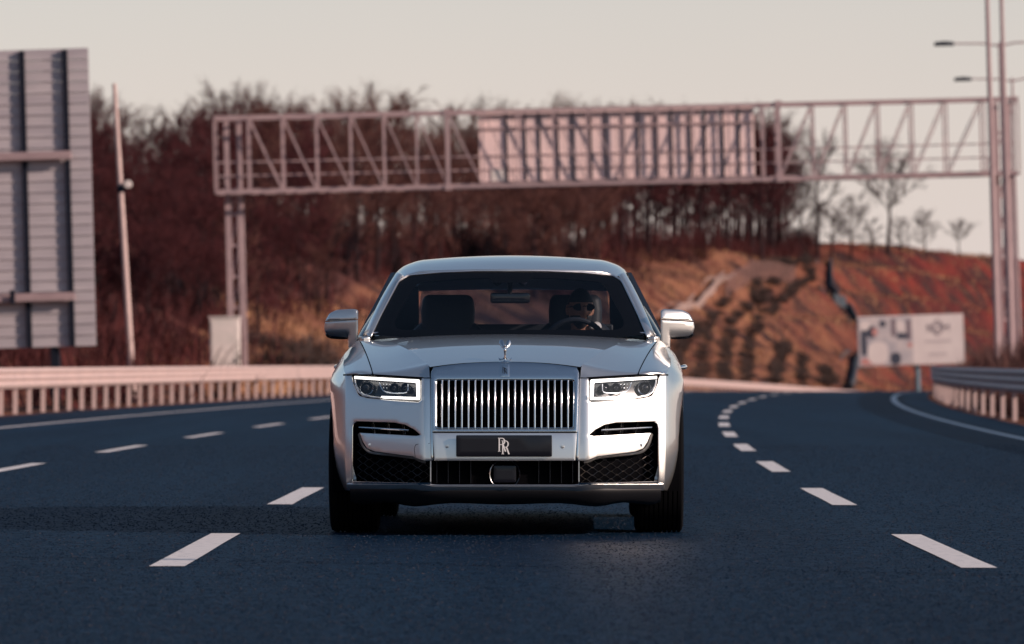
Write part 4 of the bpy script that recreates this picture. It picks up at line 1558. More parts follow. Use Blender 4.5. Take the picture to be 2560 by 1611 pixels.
# lower bumper: centre intake, radar unit, lip, apron
panel('centre_intake_back', round_poly(GP((1070, 1146), (1456, 1146), (1456, 1218), (1070, 1218))), lambda a, b, d: Vector((a, .05 + d, b)), 'void', car, step=.1, th=.01)
for i in range(13):
    px = 1092 + 28.3 * i
    if 1195 < px < 1330: continue
    (x, z, _), = GP((px, 1180))
    mb = MB().box((x, .035, z), (.004, .03, .125))
    for k in range(5):
        mb.lathe([(0, -.003), (.003, -.002), (.0035, .004)], (x, .018, z - .05 + .025 * k), 'y', 8)
    mb.build('intake_fin', 'black_gloss', car)
(x, z, _), = GP((1262, 1186))
MB().lathe([(.075, .02), (.078, -.004), (.083, -.006), (.086, .004), (.086, .03)], (x, .018, z), 'y', 40).build('radar_ring', 'black_gloss', car)
q = [(x + .083 * cos(a), .008, z + .083 * sin(a)) for a in [pi * .78 + pi * .44 * i / 12 for i in range(13)]]
MB().tube(q, .0022, 6).build('radar_arc', 'chrome_soft', car)
rp = round_poly([(x - .062, z - .045, .012), (x + .062, z - .045, .012), (x + .062, z + .047, .012), (x - .062, z + .047, .012)])
panel('radar_unit', rp, lambda a, b, d: Vector((a, .016 + d, b)), 'plate_black', car, step=.04, th=.02, r=.002)
for sg in (-1, 1):
    x_ = sg * (1262 - 1077) / 455
    MB().box((x_, .03, .365), (.006, .05, .125)).build('intake_post', 'silver_paint', car)
# body-coloured lip sweeping across the foot of the bumper
def lip_rows():
    rows = []
    for dz, dy in ((0, .035), (.001, .004), (-.003, -.005), (-.008, -.003), (-.024, .014), (-.040, .036)):
        r = []
        for px in (868, 880, 925, 985, 1045, 1070, 1090, 1140, 1200, 1262):
            top = 1209 if px < 1050 else 1209 + 5 * min(1, (px - 1050) / 40)
            x, z = FP(px, top)
            r.append(Vector((-x, F(x, z) + dy - .004, z + dz)))
        rows.append(r + [Vector((-v.x, v.y, v.z)) for v in reversed(r[:-1])])
    return rows
surf('lower_lip', lip_rows(), 'silver_paint', car, 3, 4)
pl = []
for px in (1072, 1082, 1094, 1120, 1170, 1220, 1262):
    top = 1209 + 5 * min(1, (px - 1050) / 40)
    x, z = FP(px, top); pl.append(Vector((-x, F(x, z) - .010, z + .001)))
pl = pl + [Vector((-v.x, v.y, v.z)) for v in reversed(pl[:-1])]
MB().tube(spline(pl, 4), .0032, 6).build('lip_trim', 'trim_bright', car)
rows = []
for dz, dy in ((.278, .03), (.245, .025), (.20, .06), (.178, .12), (.172, .30), (.19, .8)):
    r = []
    for x in (.86, .8, .65, .5, .3, 0):
        zz = dz + (.012 * sin(x * 23) if dz < .18 else 0)
        r.append(Vector((-x, Sw(x) + dy, zz)))
    rows.append(r + [Vector((-v.x, v.y, v.z)) for v in reversed(r[:-1])])
surf('apron', rows, 'black_plastic', car, 3, 3)

# ---- bonnet
CRZ = [(.12, .931), (.3, .960), (.6, 1.003), (.9, 1.038), (1.3, 1.067), (1.65, 1.084), (1.8, 1.090)]
CEZ = [(.12, .960), (.3, .991), (.6, 1.038), (.9, 1.077), (1.3, 1.106), (1.65, 1.121), (1.8, 1.126)]
SHZ = [(.23, .889), (.4, .922), (.7, .968), (1.0, 1.008), (1.3, 1.043), (1.6, 1.073), (1.8, 1.088)]
RIX = [(.30, .885), (.6, .905), (.9, .918), (1.3, .930), (1.6, .940), (2.2, .945), (4.4, .94), (5.4, .83)]
RIZ = [(.30, .887), (.6, .926), (.9, .957), (1.3, .990), (1.6, 1.012), (2.2, 1.035), (3.2, 1.045), (4.3, 1.05), (5.0, 1.04), (5.45, .99)]
def crease(y): return .413 + (.727 - .413) * (y - .12) / 1.53, interp(CRZ, y)
def shutx(y): return .729 + (.849 - .729) * (y - .235) / 1.365
ys = [.125, .16, .25, .45, .75, 1.1, 1.4, 1.62, 1.70]
net = []
for k, y in enumerate(ys):
    row = []
    for t in (-1, -.75, -.45, 0, .45, .75, 1):
        yy = y + (.10 * t * t if k >= 7 else .05 * t * t * k / 9)
        xc, zc = crease(yy)
        z = interp(CEZ, yy)
        row.append(Vector((t * xc, yy, z + (zc - z) * abs(t) ** 2.2)))
    net.append(row)
surf('bonnet', net, 'silver_paint', car, 6, 6, ang=80)
for sg in (-1, 1):
    net = []
    cy = [None, .165, .27, .45, .75, 1.1, 1.4, 1.62, 1.78]
    sy = [None, .275, .35, .50, .78, 1.1, 1.4, 1.60, 1.72]
    for k in range(9):
        row = []
        for w in (0, .12, .35, .65, 1):
            if k == 0:
                x = .414 + (.729 - .414) * w; z = .872 + (.889 - .872) * w
                row.append(Vector((sg * x, F(x, z) + .004, z)))
                continue
            ya, yb = cy[k], sy[k]
            y = ya + (yb - ya) * w
            xa, za = crease(ya); xb, zb = shutx(yb), interp(SHZ, yb)
            x = xa + (xb - xa) * w
            # falls away quickly outside the crease, then runs flat to the shut line
            z = za + (zb - za) * (1 - (1 - w) ** 1.7)
            row.append(Vector((sg * x, y, z)))
        net.append(row)
    surf('bonnet_side', net, 'silver_paint', car, 5, 6, ang=80, flip=(sg < 0))
    # wing top, between shut line and shoulder ridge
    net = []
    for k, y in enumerate((None, .36, .5, .75, 1.0, 1.3, 1.6, 1.85)):
        row = []
        for w in (0, .3, .65, 1):
            if k == 0:
                x = .734 + (.885 - .734) * w; z = .889 + (.887 - .889) * w
                row.append(Vector((sg * x, F(x, z) + .004, z))); continue
            ya = y - .06 * (1 - w)
            xa = shutx(ya) + .005; xb = interp(RIX, y)
            za = interp(SHZ, ya) - .001; zb = interp(RIZ, y)
            row.append(Vector((sg * (xa + (xb - xa) * w), ya, za + (zb - za) * w + .006 * sin(pi * w))))
        net.append(row)
    surf('wing_top', net, 'silver_paint', car, 5, 6, ang=80, flip=(sg < 0))
    # dark gap below the shut lines
    mb = MB()
    pl = [Vector((sg * (shutx(y) + .0025), y, interp(SHZ, y) - .004)) for y in [.25 + .1 * i for i in range(15)]]
    mb.tube(pl, .005, 6)
    mb.build('shut_line', 'void', car)
    pl = []
    for i in range(20):
        x = .41 + (.90 - .41) * i / 19; z = .869 + .018 * min(1, i / 12)
        pl.append(Vector((sg * x, F(x, z) + .007, z)))
    MB().tube(pl, .005, 6).build('shut_line', 'void', car)
cw = [Vector((t * .415, .122 + .0 * t, interp(CEZ, .12) - .004 - .030 * abs(t) ** 2.2)) for t in [-1 + i / 12 for i in range(25)]]
MB().tube(cw, .0055, 6).build('shut_line', 'void', car)

# ---- body sides
WT = [(.22, .80), (.30, .885), (.38, .925), (.5, .956), (.7, .985), (.9, .997), (1.5, 1.0), (3.5, 1.0), (4.5, .99), (5.1, .95), (5.5, .86)]
def S(y, z):
    W = interp(WT, y - (F(.885, z) - .30) * (1 - sstep(.35, .8, y)))
    xr = min(interp(RIX, y), W); zr = interp(RIZ, y)
    zs = zr - .10
    x = W
    if z > zs:
        t = min(1.2, (z - zs) / .10)
        x = W - (W - xr) * t ** 1.5
    if z < .52:
        x -= .75 * (.52 - z) ** 2
    return x
def smap(sg, off=0.0):
    return lambda a, b, d: Vector((sg * (S(a, b) - off - d), a, b))
def arch(yc, r, a0, a1, n=18, zc=.37):
    return [(yc + r * cos(a0 + (a1 - a0) * i / n), zc + r * sin(a0 + (a1 - a0) * i / n)) for i in range(n + 1)]
ridge = lambda y0, y1, n: [(y0 + (y1 - y0) * i / n, interp(RIZ, y0 + (y1 - y0) * i / n) - .002) for i in range(n + 1)]
for sg in (-1, 1):
    frontedge = [(F(.885, z) + .0, z) for z in (.885, .8, .7, .6, .5, .4, .32, .26)]
    poly = ridge(.365, 1.52, 10) + [(1.52, .24)] + arch(.90, .415, radians(-18), radians(198)) + [(.43, .245)] + list(reversed(frontedge))
    panel('front_wing', poly, smap(sg), 'silver_paint', car, step=.035, th=.03, r=.004, edge=.025)
    d1 = ridge(1.526, 2.74, 8) + [(2.74, .25), (1.526, .25)]
    fd = panel('front_door', d1, smap(sg), 'silver_paint', car, step=.06, th=.04, r=.004)
    d2 = ridge(2.746, 3.72, 8) + [(3.72, .62), (3.66, .25), (2.746, .25)]
    rd = panel('rear_door', d2, smap(sg), 'silver_paint', car, step=.06, th=.04, r=.004)
    q = ridge(3.726, 5.42, 10) + [(5.44, .5), (5.38, .28), (4.65, .25)] + arch(4.195, .415, radians(-18), radians(198)) + [(3.67, .25), (3.726, .62)]
    panel('rear_quarter', q, smap(sg), 'silver_paint', car, step=.06, th=.04, r=.004, edge=.03)
    rows_ = []
    for dy, z0 in ((.0, .20), (.03, .255)):
        rows_.append([Vector((sg * (S(y, .26) - .012 + dy * .3), y, z0)) for y in (1.25, 2, 3, 3.75)])
    surf('sill', rows_ + [[Vector((v.x - sg * .06, v.y, v.z)) for v in rows_[1]]], 'black_plastic', car, 3, 2)
    for dr, y in ((fd, 2.58), (rd, 2.90)):
        x = S(y, .925)
        MB().tube([(sg * (x - .005), y - .09, .925), (sg * (x + .030), y - .075, .928), (sg * (x + .034), y, .93), (sg * (x + .030), y + .075, .928), (sg * (x - .005), y + .09, .925)], [.010, .013, .015, .013, .010], 10).build('door_handle', 'chrome', dr)
    # wheel arch liners
    for yc in (.90, 4.195):
        vs = []; n = 20
        for i in range(n + 1):
            a = radians(-18) + radians(216) * i / n
            for x in (.965, .60):
                vs.append((sg * x, yc + .425 * cos(a), .37 + .425 * sin(a)))
        MB().add(vs, [(2 * i, 2 * i + 1, 2 * i + 3, 2 * i + 2) for i in range(n)]).build('arch_liner', 'void', car)

# ---- wheels
def wheel(sg, yc):
    w = empty('wheel', (sg * .855, yc, .368)); w.parent = car
    prof = [(.270, -.120), (.300, -.132), (.335, -.137), (.356, -.130), (.366, -.112)]
    tread = []
    for i in range(9):
        x0 = -.105 + .0265 * i * .99
        tread += [(.3675, x0), (.3675, x0 + .017), (.360, x0 + .019), (.360, x0 + .0245)]
    prof = prof + tread[:-2] + [(.366, .112), (.356, .130), (.335, .137), (.300, .132), (.270, .120)]
    MB().lathe(prof, (0, 0, 0), 'x', 56).build('tyre', 'rubber', w, ang=30)
    rim = MB()
    rim.lathe([(.272, -.118), (.262, -.10), (.25, -.04), (.25, .05), (.262, .11), (.273, .121), (.268, .124), (.24, .11)], (0, 0, 0), 'x', 48)
    for k in range(10):
        a = 2 * pi * k / 10
        d = Vector((0, cos(a), sin(a)))
        rim.bar(d * .05 + Vector((sg * .10, 0, 0)), d * .255 + Vector((sg * .105, 0, 0)), .035, .05, Vector((1, 0, 0)))
    rm = rim.build('rim', 'rim_metal', w)
    MB().lathe([(0, .118 * sg), (.035, .116 * sg), (.055, .10 * sg), (.06, .04 * sg)], (0, 0, 0), 'x', 24).build('hub_cap', 'chrome', rm)
    MB().lathe([(.05, -.02), (.19, -.02), (.19, .01), (.05, .01)], (0, 0, 0), 'x', 32).build('brake_disc', 'rim_metal', w)
for sg in (-1, 1):
    for yc in (.90, 4.195):
        wheel(sg, yc)
    # suspension parts seen below the apron
    mb = MB(); mb.bar((sg * .45, .92, .22), (sg * .72, .90, .19), .09, .05); mb.box((sg * .66, .9, .25), (.12, .16, .16)); mb.tube([(sg * .50, .75, .24), (sg * .70, .82, .23)], .02, 8)
    mb.build('suspension_arm', 'void', car, bevel=.01)
MB().box((0, 2.75, .23), (1.5, 4.9, .06)).build('underbody', 'void', car)
MB().box((0, .95, .50), (1.15, 1.2, .50)).build('engine_bay', 'void', car)

# ---- glasshouse
def GW(x, z): return 1.55 + 2.18 * (z - 1.10) + .40 * x * x
def WP(px, py):
    y = 2.0
    for _ in range(5):
        x, z = LP(px, py, y); y = GW(x, z)
    return x, z
half = [(924, 838.5, 4), (962, 766, 0), (996, 702, 26), (1020, 688.5, 30), (1100, 681), (1190, 677.5)]
hp = []
for t in half:
    x, z = WP(t[0], t[1]); hp.append((x, z, (t[2] if len(t) > 2 else 0) / 425))
def sym(h, zbot):
    left = [(-x, z, r) for x, z, r in h]
    right = [(x, z, r) for x, z, r in reversed(h)]
    return round_poly(left + [(0, h[-1][1] + .0015, 0)] + right + [(.45, zbot, 0), (-.45, zbot, 0)])
ws = sym(hp, 1.085)
wmap = lambda off: (lambda a, b, d: Vector((a, GW(a, b) + off + d, b)))
panel('windscreen', ws, wmap(0), 'windscreen', car, step=.05, th=.005, r=.002, edge=.025)
def shrink(poly, d):
    p = resample(poly, .03)
    if area2(p) < 0: p = p[::-1]
    return inset(p, d)
# black printed border of the glass, then the bright trim round it
inner = round_poly([(-.70, 1.145, .06), (.70, 1.145, .06), (.545, 1.43, .07), (.30, 1.452, .1), (.12, 1.455, .03), (.10, 1.425, .03), (-.10, 1.425, .03), (-.12, 1.455, .03), (-.30, 1.452, .1), (-.545, 1.43, .07)])
panel('glass_border', shrink(ws, .004), wmap(.009), 'void', car, step=.05, th=.003, r=.001, holes=[inner], edge=.025)
wt = [p for p in resample(ws, .02) if p[1] > 1.125]
wt.sort(key=lambda p: math.atan2(p[1] - 1.2, p[0]))
MB().tube([Vector((a, GW(a, b) - .003, b)) for a, b in wt], .0065, 8).build('windscreen_trim', 'trim_bright', car)
# roof
RZ = [(2.36, 1.497), (2.46, 1.516), (2.62, 1.546), (2.85, 1.578), (3.2, 1.603), (3.6, 1.603), (4.0, 1.575), (4.3, 1.525), (4.42, 1.49)]
net = []
for y in (2.41, 2.47, 2.6, 2.8, 3.1, 3.5, 3.9, 4.2, 4.38):
    zc = interp(RZ, y)
    hw = interp([(2.41, .66), (2.6, .672), (3.0, .688), (3.6, .690), (4.1, .672), (4.4, .65)], y)
    row = []
    for t, dz in ((0, 0), (.25, .003), (.5, .011), (.74, .024), (.80, .029), (.86, .040), (.94, .062), (1.0, .092)):
        yy = y + .16 * t * t * max(0, (3.0 - y) / .6) ** 1
        row.append(Vector((hw * t, yy, interp(RZ, yy) - dz)))
    net.append([Vector((-v.x, v.y, v.z)) for v in reversed(row[1:])] + row)
surf('roof', net, 'silver_paint', car, 4, 4, thick=.02, ang=80)
for sg in (-1, 1):
    rows_ = [[(.800, 1.80, 1.108), (.828, 1.83, 1.118), (.853, 1.92, 1.11), (.850, 2.02, 1.08)],
             [(.728, 2.165, 1.288), (.752, 2.205, 1.305), (.772, 2.31, 1.312), (.768, 2.42, 1.30)],
             [(.655, 2.505, 1.455), (.672, 2.55, 1.470), (.690, 2.68, 1.480), (.690, 2.80, 1.465)],
             [(.632, 2.56, 1.470), (.655, 2.66, 1.488), (.680, 2.85, 1.490), (.685, 3.0, 1.480)]]
    surf('pillar', [[Vector((sg * a, b, c)) for a, b, c in r] for r in rows_], 'silver_paint', car, 5, 6, thick=.012, ang=80, flip=(sg < 0))
    # thin dark drip line down the outside of the pillar
    MB().tube(spline([Vector((sg * .851, 1.98, 1.10)), Vector((sg * .772, 2.36, 1.31)), Vector((sg * .686, 2.80, 1.476))], 6), .006, 6).build('pillar_seal', 'black_plastic', car)
    # side glass and window frame
    top = [(.690, 2.80, 1.495), (.697, 3.2, 1.512), (.695, 3.6, 1.508), (.680, 4.0, 1.475), (.67, 4.2, 1.43)]
    bot = [(.928, 2.02, 1.035), (.935, 2.7, 1.045), (.935, 3.4, 1.052), (.925, 4.1, 1.055), (.91, 4.45, 1.06)]
    top[0] = (.775, 2.38, 1.30)
    T = [(.845, 2.06, 1.10), (.770, 2.42, 1.30), (.686, 2.90, 1.470), (.688, 3.3, 1.490), (.684, 3.8, 1.475), (.675, 4.15, 1.41)]
    Bq = [(.925, 2.02, 1.04), (.932, 2.3, 1.042), (.935, 2.8, 1.046), (.935, 3.3, 1.05), (.93, 3.8, 1.054), (.915, 4.35, 1.06)]
    rows_ = [[Vector((sg * a, b, c)) for a, b, c in T], [Vector((sg * ((a + d) / 2 + .012), (b + e) / 2, (c + f) / 2)) for (a, b, c), (d, e, f) in zip(T, Bq)], [Vector((sg * a, b, c)) for a, b, c in Bq]]
    surf('side_window', rows_, 'side_glass', car, 4, 4, ang=80, flip=(sg > 0))
    MB().tube([Vector((sg * a, b, c + .004)) for a, b, c in T], .012, 8).build('window_trim', 'chrome_soft', car)
    MB().tube([Vector((sg * (a + .004), b, c)) for a, b, c in Bq], .010, 8).build('window_trim', 'chrome_soft', car)
    MB().bar((sg * .930, 2.745, 1.04), (sg * .700, 2.90, 1.49), .05, .02).build('centre_pillar', 'black_gloss', car)
    # rear pillar
    rows_ = [[(.68, 4.13, 1.46), (.69, 4.3, 1.40), (.66, 4.40, 1.42), (.60, 4.42, 1.44)],
             [(.80, 4.25, 1.24), (.81, 4.5, 1.22), (.74, 4.62, 1.24), (.64, 4.62, 1.25)],
             [(.92, 4.3, 1.05), (.925, 4.75, 1.05), (.85, 4.85, 1.08), (.68, 4.86, 1.09)]]
    surf('rear_pillar', [[Vector((sg * a, b, c)) for a, b, c in r] for r in rows_], 'silver_paint', car, 4, 4, thick=.015, ang=80, flip=(sg < 0))
# rear window, boot, tail
rw = round_poly([(-.63, 1.10, .05), (.63, 1.10, .05), (.575, 1.43, .06), (-.575, 1.43, .06)])
panel('rear_window', rw, lambda a, b, d: Vector((a, 4.86 - 1.30 * (b - 1.10) - .10 * a * a - d, b)), 'rear_glass', car, step=.08, th=.005, r=.002)
net = []
for y, z in ((4.30, 1.505), (4.38, 1.46), (4.43, 1.43)):
    net.append([Vector((x, y - .03 * abs(x), z - .03 * x * x)) for x in (-.66, -.35, 0, .35, .66)])
surf('roof_rear_rail', net, 'silver_paint', car, 4, 3, thick=.02)
net = []
for y, z in ((4.84, 1.09), (5.0, 1.085), (5.2, 1.07), (5.4, 1.03), (5.48, .98), (5.50, .85), (5.48, .6), (5.50, .42), (5.42, .26)):
    hw = .93 if y < 5.0 else .93 - .06 * (y - 5.0) / .5
    net.append([Vector((hw * t, y - .10 * t * t * (1 if z < 1.0 else .2), z - .05 * t * t * (1 if z > 1 else 0))) for t in (-1, -.7, -.35, 0, .35, .7, 1)])
surf('boot', net, 'silver_paint', car, 4, 4, thick=.015, ang=70, flip=True)
for sg in (-1, 1):
    MB().box((sg * .72, 5.47, .80), (.16, .05, .22)).build('tail_light', 'tail_red', car, bevel=.02)
# windscreen wipers and washer corner pieces
for sg in (-1, 1):
    MB().box((sg * .842, 1.86, 1.090), (.050, .13, .034), Matrix.Rotation(sg * -.25, 3, 'Z')).build('cowl_corner', 'silver_paint', car, bevel=.010)
MB().tube([(-.62, 1.80, 1.115), (-.2, 1.66, 1.120), (.05, 1.64, 1.122)], .007, 6).build('wiper', 'black_plastic', car)
MB().tube([(.62, 1.80, 1.115), (.25, 1.67, 1.120), (.12, 1.66, 1.122)], .007, 6).build('wiper', 'black_plastic', car)

# ---- door mirrors
def mirror(sg):
    m = empty('door_mirror'); m.parent = car
    Y0 = 1.95
    s = FPX / (CARF + Y0); cx = 1262 + 5.2 * Y0
    def q(px, py, r=0): return (cx - px) / s, CAMH + (HOR - py) / s, r / s
    xin, zs = q(893, 799)[:2]; zbot = q(893, 843)[1]
    def depth(a, b):
        y = Y0 - .05 + .30 * (a - xin) + .5 * (a - xin) ** 2
        if b > zs: y += .26 * (b - zs) + 2.2 * (b - zs) ** 2
        else:
            y += .06 * (zs - b)
            if a > xin + .056: y += 14 * max(0, .045 - (b - zbot)) ** 2
        return y
    mp = lambda a, b, d: Vector((sg * (a - .12 * d * 0), depth(a, b) + d, b))
    up = round_poly([q(893, 798), q(893, 776, 9), q(884, 773, 8), q(840, 775, 26), q(822, 784, 16), q(811.5, 803)])
    lo = round_poly([q(893, 800), q(811, 805), q(808.5, 820, 8), q(812, 833, 9), q(824, 841, 12), q(869, 844, 3), q(870, 868), q(893, 866)])
    panel('cap', up, mp, 'silver_paint', m, step=.015, th=.13, r=.010, ang=60, edge=.008)
    panel('shell', lo, mp, 'silver_paint', m, step=.015, th=.11, r=.008, ang=60, edge=.008)
    b0 = [q(813, 835), q(826, 843), q(867, 845)]
    MB().tube(spline([Vector((sg * a, depth(a, b) + .03, b)) for a, b, _ in b0], 4), [.006] + [.010] * 7 + [.008], 8).build('underside', 'black_gloss', m)
    x_ = xin + .025
    MB().box((sg * (x_ - .022), Y0 + .06, q(880, 871)[1]), (.075, .20, .040)).build('foot', 'silver_paint', m, bevel=.016)
    gl = [q(815, 822), q(824, 790), q(888, 782), q(889, 832), q(830, 836)]
    panel('mirror_glass', [(a, b) for a, b, _ in gl], lambda a, b, d: Vector((sg * a, Y0 + .14 - d, b)), 'chrome', m, step=.06, th=.004, r=.002)
mirror(-1); mirror(1)

# ---- winged figurine on the grille
mas = empty('bonnet_figurine'); mas.parent = car
(mx, mz, _), = GP((1262, 905.5))
my = G(0, mz) + .012
mb = MB()
mb.lathe([(0, .0), (.012, 0), (.011, .004), (.006, .010), (.0045, .018), (.0055, .026), (.0048, .034), (.0055, .045), (.0075, .056), (.0085, .066), (.007, .074), (.0040, .079), (.0052, .084), (.0062, .090), (.0045, .096), (0, .098)], (mx, my, mz), 'z', 16)
mb.build('figure', 'chrome', mas, ang=70)
for sg in (-1, 1):
    rows_ = []
    for t, w, x, z, y in ((0, .005, .006, .074, .004), (.3, .014, .013, .088, .012), (.6, .021, .019, .102, .022), (.85, .018, .023, .114, .030), (1, .003, .025, .121, .034)):
        rows_.append([Vector((mx + sg * (x - w * .55), my + y, mz + z + w * .3)), Vector((mx + sg * x, my + y - .004, mz + z)), Vector((mx + sg * (x + w * .55), my + y, mz + z - w * .3))])
    surf('wing', rows_, 'chrome_soft', mas, 4, 4, thick=.002)
    # robe flowing back to the base
    MB().tube([(mx, my + .002, mz + .03), (mx + sg * .012, my + .01, mz + .016), (mx + sg * .030, my + .02, mz + .014), (mx + sg * .037, my + .028, mz + .022)], [.005, .005, .006, .002], 8).build('robe', 'chrome', mas)
MB().lathe([(0, 0), (.034, 0), (.036, .003), (.030, .008), (0, .009)], (mx, my + .012, mz - .004), 'z', 28).build('figure_base', 'chrome', mas)
# ------------------------------------------------------------------ cabin and driver
mat('skin', (.27, .13, .085), .55)
mat('hair', (.010, .009, .010), .7)
mat('jacket', (.012, .014, .020), .8)
mat('white_cloth', (.48, .46, .46), .8)
mat('shade_lens', (.004, .004, .006), .1)
# cabin tub, dashboard, headliner, parcel shelf
MB().box((0, 3.1, .66), (1.66, 2.9, .70)).build('cabin_tub', 'leather', car)
net = []
for y, z in ((1.62, 1.075), (1.72, 1.10), (1.90, 1.122), (2.05, 1.128), (2.14, 1.10), (2.16, 1.0)):
    net.append([Vector((x, y + .20 * abs(x) ** 2 * (1 if y < 2 else .3), z - .03 * x * x)) for x in (-.80, -.5, 0, .5, .80)])
surf('dashboard', net, 'leather', car, 4, 4, thick=.02)
net = []
for y in (2.50, 2.7, 3.1, 3.6, 4.0, 4.3):
    net.append([Vector((x, y, interp(RZ, y) - .045 - .09 * abs(x) ** 2)) for x in (-.64, -.35, 0, .35, .64)])
surf('headliner', net, 'leather', car, 3, 3)
MB().box((0, 4.52, 1.165), (1.24, .5, .06)).build('parcel_shelf', 'leather', car, bevel=.01)
for sg in (-1, 1):
    MB().box((sg * .88, 3.1, .95), (.05, 2.4, .16)).build('door_lining', 'leather', car, bevel=.02)
    rows_ = [[(.785, 1.84, 1.10), (.82, 2.02, 1.09)], [(.715, 2.19, 1.285), (.755, 2.42, 1.29)], [(.64, 2.54, 1.45), (.68, 2.82, 1.47)]]
    surf('pillar_lining', [[Vector((sg * a, b, c)) for a, b, c in r] for r in rows_], 'leather', car, 3, 3)
    rows_ = [[(.595, 4.36, 1.43), (.67, 4.15, 1.43)], [(.60, 4.60, 1.24), (.76, 4.28, 1.24)], [(.61, 4.72, 1.12), (.86, 4.30, 1.10)]]
    surf('rear_pillar_lining', [[Vector((sg * a, b, c)) for a, b, c in r] for r in rows_], 'leather', car, 3, 3)
# front seats
def seat(sg, name='seat'):
    st = empty(name); st.parent = car
    cx = sg * .385
    out = round_poly([(-.25, .60, .05), (.25, .60, .05), (.245, 1.12, .10), (.16, 1.20, .05), (-.16, 1.20, .05), (-.245, 1.12, .10)])
    def mp(a, b, d): return Vector((cx + a, 3.00 + .20 * (b - .6) + d * 1.0 - .03 * cos(a * 6), b))
    panel('backrest', out, mp, 'leather', st, step=.06, th=.14, r=.04, ang=70)
    out = round_poly([(-.155, 1.12, .04), (.155, 1.12, .04), (.162, 1.27, .05), (.150, 1.365, .075), (-.150, 1.365, .075), (-.162, 1.27, .05)], 8)
    panel('headrest', out, lambda a, b, d: Vector((cx + a, 3.09 + .12 * (b - 1.1) + d - .02 * cos(a * 8), b)), 'leather', st, step=.05, th=.12, r=.035, ang=70)
    MB().box((cx, 2.55, .62), (.52, .55, .16)).build('cushion', 'leather', st, bevel=.04)
seat(-1); seat(1)
# rear-view mirror and camera housing
s = 1
mb = MB(); mb.lathe([(0, -.02), (.05, -.018), (.055, .0), (.05, .02), (0, .022)], (0, 0, 0), 'y', 20)
rvm = round_poly([(-.118, 1.306, .02), (.118, 1.306, .02), (.118, 1.368, .02), (-.118, 1.368, .02)])
panel('rear_view_mirror', rvm, lambda a, b, d: Vector((a - .0, 2.42 + .10 * a + d, b)), 'black_gloss', car, step=.05, th=.03, r=.008)
MB().tube([(0, 2.43, 1.36), (0, 2.42, 1.42), (0, 2.40, 1.46)], [.012, .014, .03], 10).build('mirror_stem', 'black_plastic', car)
for sg in (-1, 1):
    MB().lathe([(0, -.015), (.018, -.012), (.028, .0), (.028, .03)], (sg * .075, 2.36, 1.438), 'y', 16).build('camera_pod', 'dark_steel', car)
# steering wheel
wx, wy, wz = .385, 2.24, 1.035
ring = [(wx + .185 * cos(a), wy - .07 * sin(a) * -1 + 0.0, wz + .172 * sin(a)) for a in [2 * pi * i / 40 for i in range(40)]]
ring = [(wx + .185 * cos(a), wy - .075 * sin(a), wz + .172 * sin(a)) for a in [2 * pi * i / 40 for i in range(40)]]
sw = MB().tube(ring, .016, 10, closed=True).build('steering_wheel', 'leather', car)
mb = MB(); mb.lathe([(0, -.02), (.06, -.015), (.07, .01), (.06, .04)], (wx, wy, wz), 'y', 20)
for a in (pi * 1.5, .15, pi - .15):
    mb.bar((wx, wy, wz), (wx + .175 * cos(a), wy - .07 * sin(a), wz + .165 * sin(a)), .03, .015)
mb.build('wheel_hub', 'leather', sw)

